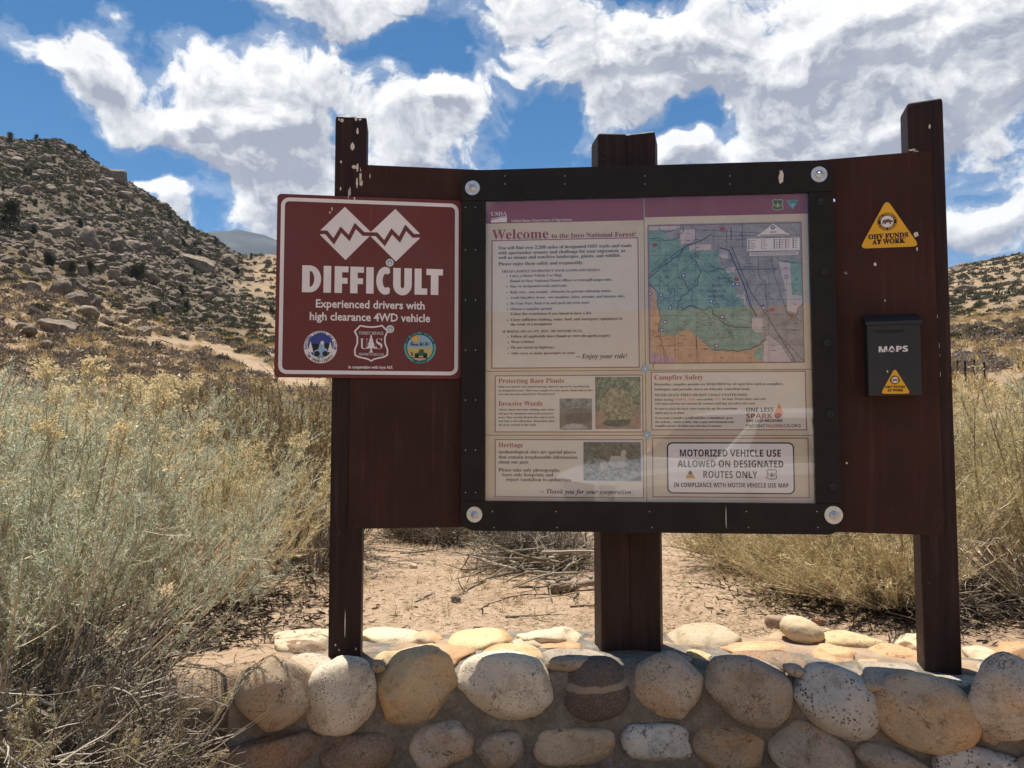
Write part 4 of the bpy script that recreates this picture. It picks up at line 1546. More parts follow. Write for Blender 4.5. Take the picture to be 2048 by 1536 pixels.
A5.text(mb, 'IN COMPLIANCE WITH MOTOR VEHICLE USE MAP', 288, 1083, 1266, BSA, 0, .0034, cap=38)
mb.build('lettering', M['black'], w)
mb = MB()
A5.poly(mb, [(428, 930), (476, 1014), (382, 1016)], 0, .0034)
A5.disc(mb, 428, 964, 17, 1, .0040, 16)
A5.text(mb, 'OHV', 398, 1003, 458, BSA, 1, .0040, cap=20)
shield(A5, mb, 1122, 978, 86, 88, 5, 1, None, .0034, text=False)
mb.build('emblem', [M['yellow'], M['black']], w)
# pale push pins on the sheet corners
for x, y in ((1290, 738), (1294, 870)):
    r_ = 7.5 * 3.4 / FPX
    mb = MB()
    slab(mb, FP, [circ(*FP.hit(x, y, PO), r_, 20)], PO, PO + .006, 0)
    slab(mb, FP, [circ(*FP.hit(x, y, PO), r_ * .35, 10)], PO + .006, PO + .008, 1)
    b = tag(mb.build('fixing_button', [M['skyblue'], M['steel']], None, org=tuple(kiosk.location)), 'small pale blue button pinning the ' + ('upper' if y < 800 else 'lower') + ' joint of the poster sheets', 'button', 'pale buttons between the posters')

# ------------------------------------------------------------------ square difficulty sign bolted to the left post
SO = TH + .016
SGN = Plane(JL, JM)
A1 = Art(SGN, SO, 540, 370, 3.84)
sign = empty('trail_sign', (-.7, 3.37, 0), 'square brown sign reading DIFFICULT with two white diamonds, fixed to the kiosk\'s left post', 'sign')
su0 = .5 * (A1.p(47, 62)[0] + A1.p(42, 1480)[0])
su1 = .5 * (A1.p(1465, 122)[0] + A1.p(1475, 1485)[0])
sv1 = .5 * (A1.p(60, 62)[1] + A1.p(1455, 124)[1])
sv0 = .5 * (A1.p(60, 1480)[1] + A1.p(1455, 1486)[1])
mb = MB()
slab(mb, SGN, [rrect(su0, sv0, su1, sv1, .018)], SO - .004, SO)
o = mb.build('plate', M['sign_red'], sign)
bu0, bv1 = .5 * (A1.p(75, 700)[0] + A1.p(70, 1000)[0]), .5 * (A1.p(120, 93)[1] + A1.p(1400, 145)[1])
bu1, bv0 = .5 * (A1.p(1441, 400)[0] + A1.p(1452, 1300)[0]), .5 * (A1.p(120, 1456)[1] + A1.p(1400, 1457)[1])
t_ = A1.ln(100, 700, 30)
ra = A1.ln(100, 700, 66)
Ao, Bi = rrect(bu0, bv0, bu1, bv1, ra), rrect(bu0 + t_, bv0 + t_, bu1 - t_, bv1 - t_, ra - t_)
n = len(Ao)
mb = MB()
mb.add(SGN.to3(Ao + Bi, SO + .0008), [(i, (i + 1) % n, n + (i + 1) % n, n + i) for i in range(n)])
mb.build('border', M['white'], sign)
mb = MB()
A1.poly(mb, [(575, 168), (773, 360), (773, 385), (580, 577), (383, 381), (383, 352)], 0, .0008)
A1.poly(mb, [(963, 184), (1152, 375), (1152, 408), (967, 588), (773, 395), (773, 362)], 0, .0008)
A1.line(mb, [(375, 364), (432, 364), (490, 434), (545, 343), (608, 408), (655, 315), (718, 377), (818, 379), (880, 448), (935, 357), (995, 420), (1042, 329), (1100, 391), (1160, 391)], 30, 1, .0016)
mb.build('diamond_symbol', [M['white'], M['sign_red']], sign)


def glyph(ch):
    """heavy condensed capitals as outlines in a unit box: list of loops"""
    def arcp(cx, cy, rx, ry, a0, a1, n=12):
        return [(cx + rx * math.cos(R(a0 + (a1 - a0) * k / n)), cy + ry * math.sin(R(a0 + (a1 - a0) * k / n))) for k in range(n + 1)]
    if ch == 'I':
        return [[(0, 0), (1, 0), (1, 1), (0, 1)]]
    if ch == 'F':
        return [[(0, 0), (.54, 0), (.54, .35), (.94, .35), (.94, .57), (.54, .57), (.54, .78), (1, .78), (1, 1), (0, 1)]]
    if ch == 'L':
        return [[(0, 0), (1, 0), (1, .24), (.55, .24), (.55, 1), (0, 1)]]
    if ch == 'T':
        return [[(.27, 0), (.73, 0), (.73, .76), (1, .76), (1, 1), (0, 1), (0, .76), (.27, .76)]]
    if ch == 'D':
        return [[(0, 0), (.40, 0)] + arcp(.40, .5, .60, .5, -90, 90, 20) + [(.0, 1)], ([(.40, .20), (.40, .80)] + arcp(.40, .5, .24, .30, 90, -90, 12)[1:-1])]
    if ch == 'U':
        return [[(0, 1), (0, .36)] + arcp(.5, .36, .5, .40, 180, 360, 20) + [(1, 1), (.60, 1), (.60, .34)] + arcp(.5, .33, .10, .10, 0, -180, 8) + [(.40, 1)]]
    if ch == 'C':
        return [arcp(.60, .5, .60, .53, 62, 298, 26) + [(.90, .22)] + arcp(.62, .5, .20, .27, 300, 60, 14)[0:] + [(.90, .80)]]
    return []


mb = MB()
for ch, x0, x1 in (('D', 245, 391), ('I', 410, 468), ('F', 495, 601), ('F', 615, 720), ('I', 738, 795), ('C', 815, 932), ('U', 945, 1088), ('L', 1110, 1207), ('T', 1200, 1327)):
    yb = 823 + (x0 - 245) * .021
    yt = 616 + (x0 - 245) * .0295
    u0, v0 = A1.p(x0, yb)
    u1 = A1.p(x1, yb)[0]
    v1 = A1.p(x0, yt)[1]
    loops = [[(u0 + a * (u1 - u0), v0 + b * (v1 - v0)) for a, b in L] for L in glyph(ch)]
    sheet(mb, SGN, loops, SO + .0009)
A1.text(mb, 'Experienced drivers with', 352, 939, 1188, BLK, 0, .0008, cap=64, fat=.003)
A1.text(mb, 'high clearance 4WD vehicle', 305, 1036, 1230, BLK, 0, .0008, cap=64, fat=.003)
A1.text(mb, 'In cooperation with Inyo N.F.', 603, 1408, 945, BLK, 0, .0008, cap=23, fat=.012)
mb.build('lettering', M['white'], sign)
mb = MB()
shield(A1, mb, 777, 1216, 252, 272, 12, 0, None, .0008)
mb.build('shield_emblem', M['white'], sign)
# round club badges
mb = MB()
A1.disc(mb, 388, 1245, 128, 0, .0008, 40)
A1.disc(mb, 388, 1232, 96, 1, .0014, 36)
A1.poly(mb, [(296, 1235), (340, 1215), (388, 1226), (440, 1212), (482, 1240), (470, 1290), (300, 1290)], 2, .0019)
A1.poly(mb, tree_pts(312, 1255, 62, 110), 0, .0024)
A1.poly(mb, tree_pts(464, 1255, 60, 100), 0, .0024)
A1.poly(mb, [(335, 1300), (345, 1270), (372, 1262), (380, 1225), (400, 1200), (416, 1216), (418, 1250), (440, 1262), (448, 1300), (425, 1318), (355, 1318)], 3, .0029)
A1.disc(mb, 362, 1296, 22, 2, .0033, 14)
A1.disc(mb, 424, 1296, 22, 2, .0033, 14)
A1.disc(mb, 402, 1212, 15, 4, .0033, 12)
A1.poly(mb, [(290, 1300), (340, 1322), (440, 1322), (486, 1300), (470, 1335), (430, 1358), (388, 1364), (345, 1358), (306, 1335)], 0, .0029)
A1.text(mb, 'CB 14', 362, 1336, 412, BSA, 2, .0033)
A1.arc(mb, 'EASTERN SIERRA 4X4 CLUB', 388, 1245, 112, 190, -10, 22, BSA, 1, .0014)
A1.arc(mb, 'WE TREAD LIGHTLY', 388, 1245, 111, 215, 325, 20, BSA, 2, .0034, inside=True)
mb.build('round_badge', [M['white'], M['blue'], M['black'], M['skyblue'], M['pale']], sign)['label'] = 'white and blue round club badge at the sign\'s lower left'
mb = MB()
A1.disc(mb, 1152, 1250, 122, 0, .0008, 40)
A1.annulus(mb, 1152, 1250, 100, 106, 2, .0014)
A1.disc(mb, 1152, 1250, 100, 1, .0014, 36)
A1.poly(mb, [(1054, 1262), (1085, 1240), (1110, 1252), (1150, 1246), (1200, 1250), (1225, 1238), (1250, 1262), (1238, 1302), (1200, 1336), (1152, 1348), (1100, 1336), (1066, 1302)], 3, .0019)
A1.disc(mb, 1118, 1182, 22, 4, .0024, 16)
for k in range(10):
    a = 2 * math.pi * k / 10
    A1.line(mb, [(1118 + 24 * math.cos(a), 1182 + 24 * math.sin(a)), (1118 + 34 * math.cos(a), 1182 + 34 * math.sin(a))], 5, 4, .0024)
A1.text(mb, 'Tierra Del Sol', 1078, 1234, 1224, SCR, 2, .0029, cap=30, fat=.012)
A1.poly(mb, [(1108, 1312), (1112, 1292), (1140, 1288), (1150, 1262), (1178, 1262), (1184, 1286), (1208, 1292), (1210, 1312)], 5, .0029)
A1.disc(mb, 1128, 1314, 16, 2, .0033, 14)
A1.disc(mb, 1192, 1314, 16, 2, .0033, 14)
A1.poly(mb, [(1085, 1312), (1085, 1285), (1093, 1280), (1098, 1312)], 2, .0029)
A1.line(mb, [(1080, 1325), (1220, 1330)], 6, 2, .0024)
A1.arc(mb, 'FOUR WHEEL DRIVE CLUB', 1152, 1250, 113, 165, 15, 17, BSA, 2, .0014)
A1.arc(mb, 'SAN DIEGO', 1152, 1250, 112, 242, 298, 17, BSA, 2, .0014, inside=True)
mb.build('round_badge', [M['teal'], M['skyblue'], M['black'], M['sand_ink'], M['yellow'], M['green_ink']], sign)['label'] = 'teal round club badge with a yellow desert scene'
for x, y in ((920, 597), (923, 1107)):
    mb = MB()
    u, v = A1.p(x, y)
    r_ = A1.ln(x, y, 30)
    slab(mb, SGN, [circ(u, v, r_, 24)], SO + .0002, SO + .0022, 0)
    slab(mb, SGN, [circ(u, v, r_ * .72, 20)], SO + .0022, SO + .0034, 1)
    slab(mb, SGN, [circ(u, v - r_ * .2, r_ * .36, 14)], SO + .0034, SO + .0046, 2)
    mb.build('screw_cap', [M['white'], M['skyblue'], M['pale']], sign)
mb = MB()
for k in ((664, 418, 3, 9), (660, 425, 4, 4), (697, 388, 1.6, 22), (709, 397, 3, 7)):
    blot(SGN, SO + .0012, *k, int(k[0]))
mb.build('bird_droppings', M['dropping'], sign)

# ------------------------------------------------------------------ yellow funding stickers and the maps box
def triangle_round(art, pts, r):
    """rounded triangle in view units -> plane loop"""
    out = []
    P = [np.array(p, float) for p in pts]
    for i in range(3):
        a, b, c = P[i - 1], P[i], P[(i + 1) % 3]
        d1, d2 = (a - b) / np.linalg.norm(a - b), (c - b) / np.linalg.norm(c - b)
        p0, p2 = b + d1 * r, b + d2 * r
        for t in np.linspace(0, 1, 7):
            out.append(tuple((1 - t) ** 2 * p0 + 2 * t * (1 - t) * b + t * t * p2))
    L = [art.p(*q) for q in out]
    ar = sum(L[i][0] * L[(i + 1) % len(L)][1] - L[(i + 1) % len(L)][0] * L[i][1] for i in range(len(L)))
    return L if ar > 0 else L[::-1]


def funds_sticker(art, tri, rnd, cx, cy, cr, t1, t2, capx, label, thick=.0012):
    s = empty('triangle_sticker', (1.5, 3.3, 1.2), label, 'sticker', 'yellow triangle stickers')
    mb = MB()
    slab(mb, art.pl, [triangle_round(art, tri, rnd)], art.off, art.off + thick)
    mb.build('sticker_face', M['yellow'], s)
    l = thick + .0006
    mb = MB()
    art.disc(mb, cx, cy, cr, 0, l, 36)
    art.disc(mb, cx, cy, cr * .64, 1, l + .0005, 30)
    art.annulus(mb, cx, cy, cr * .94, cr * .97, 3, l + .0005)
    b = [(-.50, -.10), (-.52, .05), (-.40, .14), (-.28, .20), (-.10, .22), (.06, .27), (.22, .24), (.36, .16), (.48, .14), (.60, .06), (.62, -.02), (.52, -.06), (.42, -.06), (.40, -.28), (.24, -.28), (.26, -.10), (.06, -.12), (-.12, -.12), (-.14, -.28), (-.30, -.28), (-.30, -.12), (-.36, -.14), (-.40, -.28), (-.52, -.28)]
    art.poly(mb, [(cx + a * cr * .95, cy - c * cr * .95) for a, c in b], 2, l + .001)
    art.arc(mb, 'CALIFORNIA', cx, cy, cr * .80, 168, 12, cr * .22, BSA, 3, l + .0008)
    art.arc(mb, 'STATE PARKS', cx, cy, cr * .80, 198, 342, cr * .22, BSA, 3, l + .0008, inside=True)
    mb.build('bear_emblem', [M['black'], M['white'], M['brown_ink'], M['yellow']], s)
    mb = MB()
    art.text(mb, 'OHV FUNDS', t1[0], t1[1], t1[2], SER, 0, l, cap=capx, fat=.030)
    art.text(mb, 'AT WORK', t2[0], t2[1], t2[2], SER, 0, l, cap=capx, fat=.030)
    mb.build('lettering', M['black'], s)
    return s


A6 = Art(WR, TH + .0004, 1640, 180, 2.4)
funds_sticker(A6, [(320, 524), (190, 762), (478, 750)], 34, 322, 632, 48, (232, 717, 424), (250, 742, 409), 25,
              'larger yellow triangle sticker reading OHV FUNDS AT WORK on the brown kiosk panel')
BD = .085
A8 = Art(WR, TH + BD, 1720, 480, 4.265)
box = empty('map_box', (1.5, 3.3, .9), 'dark metal leaflet box stencilled MAPS on the kiosk\'s right panel', 'leaflet box')
u0, v1 = A8.p(58, 712)
u1 = A8.p(512, 712)[0]
v0 = .5 * (A8.p(75, 1328)[1] + A8.p(530, 1325)[1])
mb = MB()
slab(mb, WR, [uvrect(WR, u0, v0, u1, v1)], TH + .002, TH + BD)
o = mb.build('body', M['box'], box)
md = o.modifiers.new('edge', 'BEVEL')
md.width = .003
md.segments = 2
# sloping lid: higher at the back, with a downturned front lip
zt = A8.p(250, 655)[1]
prof = [(TH + .002, v1 + .045), (TH + BD * .55, v1 + .030), (TH + BD + .008, v1 + .006), (TH + BD + .009, v1 - .008), (TH + BD + .003, v1 - .008), (TH + BD + .002, v1 + .0005), (TH + .002, v1 + .0005)]
mb = MB()
V = np.vstack([WR.to3([(u, z)], o_) for u in (u0 - .006, u1 + .006) for o_, z in prof])
k = len(prof)
mb.add(V, [(i, k + i, k + (i + 1) % k, (i + 1) % k) for i in range(k)] + [tuple(range(k)), tuple(range(2 * k - 1, k - 1, -1))])
mb.build('lid', M['box'], box)
mb = MB()
q = [(105, 766)] + [(245 + 140 * math.cos(R(180 - a)), 766 + 34 * math.sin(R(a))) for a in range(15, 180, 15)] + [(385, 760)]
A8.poly(mb, q, 0, .0006)
A8.disc(mb, 288, 1046, 7, 0, .0006, 10)
A8.disc(mb, 290, 1091, 7, 0, .0006, 10)
mb.build('finger_notch', M['slot'], box)
mb = MB()
A8.text(mb, 'MAPS', 160, 957, 410, BSA, 0, .0007, cap=54, fat=.016)
mb.build('lettering', M['white'], box)
mb = MB()
for x, y, w_, h_ in ((199, 958, 4, 60), (345, 958, 4, 60)):
    sheet_rect(A8, mb, x, y - h_, x + w_, y + 4 if h_ > 10 else y, 0, .0013)
mb.build('stencil_bridge', M['box'], box)
mb = MB()
blot(WR, TH + BD + .0006, 1775, 743, 2.5, 6, 41)
mb.build('bird_dropping', M['dropping'], box)
A8.off = TH + BD + .0004
funds_sticker(A8, [(296, 1092), (176, 1312), (432, 1310)], 34, 297, 1195, 43, (214, 1264, 384), (234, 1292, 368), 22,
              'smaller yellow triangle sticker reading OHV FUNDS AT WORK on the leaflet box')
# ------------------------------------------------------------------ stone wall under the kiosk
wall = empty('stone_wall', (.8, 3.4, -.5), 'low wall of rounded granite boulders set in mortar beneath the kiosk', 'stone wall')
xs = np.arange(-1.10, 3.5, .022)
prof = []
for y0, z0, y1, z1, n in ((-.276, -.8, -.268, -.05, 26), (-.268, -.05, -.20, -.004, 4), (-.20, -.004, .24, .0, 16), (.24, 0, .30, -.06, 4), (.30, -.06, .32, -.5, 8)):
    for k in range(n):
        prof.append((y0 + (y1 - y0) * k / n, z0 + (z1 - z0) * k / n))
prof = np.array(prof)
XX, K = np.meshgrid(xs, np.arange(len(prof)), indexing='ij')
YY = wall_y(XX) + prof[K, 0]
ZZ = prof[K, 1] + 0 * XX
P_ = np.stack([XX, YY, ZZ], -1)
dn = .030 * fbm(P_ / .22, 3) + .010 * fbm(P_ / .04, 3)
YY = YY + np.where(prof[K, 1] < -.03, dn, dn * .3)
ZZ = ZZ + np.where(prof[K, 1] > -.06, dn * .7, 0)
ii = np.arange(XX.size).reshape(XX.shape)
mb = MB()
mb.add(np.stack([XX, YY, ZZ], -1), np.stack([ii[:-1, :-1], ii[1:, :-1], ii[1:, 1:], ii[:-1, 1:]], -1).reshape(-1, 4))
mb.add(np.stack([XX[0], YY[0], ZZ[0]], -1), [tuple(range(len(prof)))[::-1]])
mb.build('mortar', M['mortar'], wall, smooth=True)

_sn = [0]


def stone_mesh(A, D, B, tilt, seed, n=2.4, lump=.10, lev=4, facet=0.0):
    """a worn boulder: half sizes A (along), D (deep), B (high)"""
    V, F = ico(lev)
    rs = np.random.RandomState(seed)
    o = rs.rand(3) * 50
    q = np.abs(V) ** n
    V = V / (q.sum(1, keepdims=True) ** (1 / n))
    d = lump * fbm(V * .9 + o, 3) * 2.2 + lump * .35 * fbm(V * 3.1 + o, 3)
    if facet:
        for k in range(7):
            nr_ = rs.normal(size=3)
            nr_ /= np.linalg.norm(nr_)
            h = .76 + .14 * rs.rand()
            ex = np.maximum(0, V @ nr_ - h)
            V = V - facet * ex[:, None] * nr_
    V = V * (1 + d[:, None])
    V = V * [A, D, B]
    V = V + .0035 * fbm(V / .035 + o, 2)[:, None] * V / (np.linalg.norm(V, axis=1, keepdims=True) + 1e-6)
    c, s = math.cos(tilt), math.sin(tilt)
    return V @ np.array([[c, 0, s], [0, 1, 0], [-s, 0, c]]), F


def front_stone(px, py, a, b, tilt, mat, n=2.4, lump=.10, prot=.5, facet=.75, name='stone', label=None):
    y = 3.2
    for _ in range(5):
        x = (px - 1024) / FPX * y / math.cos(PITCH)
        y = float(wall_y(x)) - .262
    A, B = a * y / FPX, b * y / FPX
    D = .48 * min(A, B) + .03
    yc = y + D * (.62 - prot)
    c = at_depth(px, py, yc - D * .35)
    c[1] = yc
    _sn[0] += 1
    V, F = stone_mesh(A * 1.02, D, B * 1.02, R(tilt), 400 + _sn[0], n, lump * 1.35, facet=facet)
    sl_ = math.atan2(float(wall_y(x + .05) - wall_y(x - .05)), .1)
    o = MB().add(rotz(V, sl_) + c, F).build(name, M[mat], wall, smooth=True, org=tuple(c))
    if label:
        o['label'] = label
    return o


for q in [
    (543, 1391, 76, 68, 12, 'st_tan', 2.5, .10), (679, 1397, 68, 73, -4, 'st_pale', 2.6, .07, .62), (832, 1376, 78, 69, 14, 'st_gold', 2.9, .09), (1015, 1375, 97, 62, -5, 'st_pale', 2.4, .10),
    (1192, 1380, 69, 60, 2, 'st_dark', 2.2, .06), (1341, 1376, 67, 62, 0, 'st_grey', 2.3, .10), (1500, 1381, 85, 64, -12, 'st_grey', 2.7, .09), (1677, 1409, 84, 66, -22, 'st_salt', 2.3, .05, .58),
    (1861, 1432, 94, 73, -8, 'st_tan', 2.2, .05, .60), (2034, 1400, 72, 86, -30, 'st_grey', 2.3, .06), (1983, 1461, 19, 28, 0, 'st_brown', 2.2, .08),
    (532, 1515, 96, 44, 2, 'st_brown', 2.8, .12), (718, 1508, 76, 36, -3, 'st_brown', 3.2, .08), (880, 1498, 61, 47, 20, 'st_grey', 2.5, .16), (998, 1499, 47, 36, 0, 'st_grey', 2.5, .10),
    (1149, 1493, 81, 35, 3, 'st_tan', 3.4, .06), (1314, 1489, 67, 37, 0, 'st_salt', 3.0, .14), (1465, 1502, 72, 45, -14, 'st_tan', 2.4, .07), (1627, 1515, 78, 58, -16, 'st_grey', 2.3, .06),
    (1787, 1530, 67, 36, -10, 'st_grey', 2.4, .07), (1968, 1548, 78, 45, -6, 'st_salt', 2.5, .09),
    (755, 1334, 17, 11, 0, 'st_tan', 2.2, .1), (1590, 1341, 20, 11, -20, 'st_grey', 2.3, .1),
    # a lower course under the picture's edge
    (600, 1608, 78, 44, 3, 'st_grey'), (770, 1604, 70, 42, -6, 'st_tan'), (930, 1600, 74, 44, 4, 'st_pale'), (1100, 1590, 80, 46, 0, 'st_grey'), (1270, 1592, 72, 44, 8, 'st_brown'), (1420, 1604, 66, 42, 0, 'st_gold'),
    (1560, 1630, 70, 44, -6, 'st_salt'), (1730, 1630, 82, 48, -8, 'st_tan'), (1900, 1650, 78, 46, 0, 'st_grey'),
    (2180, 1440, 74, 70, 0, 'st_pale'), (2330, 1460, 74, 74, 10, 'st_tan'), (2150, 1570, 84, 44, 0, 'st_grey'),
]:
    front_stone(*q)
o = [c for c in wall.children if c.active_material and c.active_material.name == 'granite_dark'][0]
o['label'] = 'dark brown boulder crossed by a pale band'
# the dark boulder's pale quartz band goes round it
band, NB = new_mat('granite_banded')
p_ = objco(NB)
z_ = NB.n('ShaderNodeSeparateXYZ', {0: p_})
wav = NB.math('ADD', z_.outputs[2], NB.math('MULTIPLY', NB.noise(p_, 8.0, 3, .5), .05))
wav = NB.math('ADD', wav, NB.math('MULTIPLY', z_.outputs[0], -.10))
k_ = NB.mapr(NB.math('ABSOLUTE', NB.math('SUBTRACT', wav, .045)), .018, .010)
fn = NB.noise(p_, 120.0, 4, .7)
cc = NB.ramp(fn, [(.35, (.085, .068, .06)), (.6, (.16, .13, .11)), (.72, (.26, .22, .19))])
cc = NB.mix(NB.math('MULTIPLY', k_, .8), cc, (.36, .29, .22))
o.data.materials[0] = finish(band, NB, principled(NB, cc, .85, bump(NB, fn, .4, .01), Specular_IOR_Level=.25))


def top_stone(px, py, a, b, mat, hz=.04, tilt=0.0, n=2.5, z=.0, lump=.12, facet=.5):
    c, t = on_z(px, py, z + hz * .6)
    A = a * c[1] / FPX
    D = max(b * 1.0 * c[1] ** 2 / (FPX * (CAMZ - z - hz)), .03)
    D = min(D, A * 1.6)
    _sn[0] += 1
    V, F = stone_mesh(A * 1.05, D * .92, hz * 1.2, 0, 700 + _sn[0], n + .3, lump * 1.5, lev=4, facet=facet + .5)
    V = rotz(V, R(tilt))
    c[2] = z - .012
    return MB().add(V + c, F).build('cap_stone', M[mat], wall, smooth=True, org=tuple(c))


for q in [
    (612, 1268, 62, 22, 'st_cream', .05), (772, 1264, 62, 13, 'st_cream', .035), (788, 1307, 38, 11, 'st_orange', .035, 0, 2.2, 0, .05, 0), (850, 1269, 33, 10, 'st_tan', .035), (888, 1299, 56, 19, 'st_orange', .03, -12),
    (960, 1269, 60, 17, 'st_yellow', .05, 0, 2.2, 0, .06, 0), (1022, 1297, 58, 14, 'st_yellow', .04, 0, 2.1, 0, .05, 0), (1100, 1264, 60, 13, 'st_cream', .05, 8), (1118, 1284, 44, 8, 'st_orange', .022), (1145, 1306, 64, 14, 'st_grey', .035, 0, 2.3, 0, .08, .2),
    (1056, 1279, 34, 7, 'st_cream', .03), (1408, 1262, 74, 20, 'st_cream', .055, 0, 2.3, 0, .08, .2), (1512, 1289, 70, 11, 'st_orange', .03), (1530, 1311, 80, 14, 'st_brown', .035, -4, 2.2, 0, .06, 0), (1665, 1298, 42, 15, 'st_orange', .04),
    (1700, 1273, 60, 12, 'st_yellow', .05), (1790, 1297, 54, 15, 'st_orange', .03, -14), (1832, 1278, 44, 13, 'st_cream', .05), (1655, 1333, 40, 12, 'st_grey', .03), (1778, 1338, 68, 17, 'st_grey', .04),
    (1900, 1351, 52, 11, 'st_grey', .025), (2030, 1294, 46, 12, 'st_orange', .05), (1965, 1303, 34, 11, 'st_cream', .04), (630, 1315, 54, 16, 'st_grey', .035), (605, 1289, 42, 9, 'st_brown', .04),
    (1396, 1304, 24, 9, 'st_yellow', .02), (1740, 1318, 22, 6, 'st_orange', .014), (1225, 1272, 34, 12, 'st_cream', .04), (1560, 1268, 40, 9, 'st_tan', .03), (2000, 1330, 40, 12, 'st_grey', .03), (1345, 1312, 36, 9, 'st_grey', .02),
]:
    top_stone(*q)

# loose rocks lying on the sand behind the wall
_lr = [0]


def loose_rock(px, py, a, b, mat, label, z=.0, tilt=0, group=None):
    c, t = on_z(px, py + b, z)
    A, B = a * c[1] / FPX, b * c[1] / FPX
    _lr[0] += 1
    V, F = stone_mesh(A, A * .8, B, R(tilt), 900 + _lr[0], 2.3, .12, lev=4, facet=.4)
    c[2] = max(float(ground(c[0], c[1])), -.005) + B * .62 + z
    o = MB().add(V + c, F).build('loose_rock', M[mat], None, smooth=True, org=tuple(c))
    return tag(o, label, 'rock', group)


loose_rock(1604, 1258, 41, 27, 'st_cream', 'pale egg-shaped rock lying on the wall top near the right post', .0, -25)
loose_rock(1553, 1243, 22, 15, 'st_brown', 'brown rock half hidden behind the pale egg-shaped rock')
loose_rock(912, 1195, 10, 9, 'st_dark', 'round dark brown cobble on the sand left of the branch pile')
loose_rock(1635, 1240, 13, 9, 'st_brown', 'small brown stone at the edge of the right bush')
loose_rock(827, 1132, 8, 5, 'st_cream', 'small white stone among twigs right of the left post')
# ------------------------------------------------------------------ shrubs
def blades(base, direc, length, width, rs, curl=.35, two=True):
    """thin leaves: base (n,3), direction (n,3) -> bent two-quad strips"""
    n = len(base)
    d = direc / (np.linalg.norm(direc, axis=1, keepdims=True) + 1e-9)
    r = rs.normal(size=(n, 3))
    s = np.cross(d, r)
    s /= np.linalg.norm(s, axis=1, keepdims=True) + 1e-9
    b = np.cross(s, d)
    L = np.broadcast_to(np.asarray(length, float), (n,))[:, None]
    w = np.broadcast_to(np.asarray(width, float), (n,))[:, None]
    p1 = base + d * L * .55
    p2 = base + d * L + b * L * curl * rs.uniform(-1, 1, (n, 1))
    V = np.stack([base - s * w * .35, base + s * w * .35, p1 + s * w * .5, p1 - s * w * .5, p2 + s * w * .12, p2 - s * w * .12], 1)
    i = np.arange(n)[:, None] * 6
    F = np.concatenate([i + [0, 1, 2, 3], i + [3, 2, 4, 5]])
    return V.reshape(-1, 3), F


def curve_pts(P0, d0, L, npt, rs, wob=.25, up=0.0):
    """wandering polylines from P0 along d0"""
    n = len(P0)
    P = np.zeros((n, npt, 3))
    P[:, 0] = P0
    d = d0 / (np.linalg.norm(d0, axis=1, keepdims=True) + 1e-9)
    L = np.broadcast_to(np.asarray(L, float), (n,))
    drift = rs.normal(size=(n, 3)) * wob * .5
    for k in range(1, npt):
        d = d + drift / npt + rs.normal(size=(n, 3)) * wob / npt ** .5 * .5
        d[:, 2] += up / npt
        d /= np.linalg.norm(d, axis=1, keepdims=True)
        P[:, k] = P[:, k - 1] + d * (L / (npt - 1))[:, None]
    return P, d


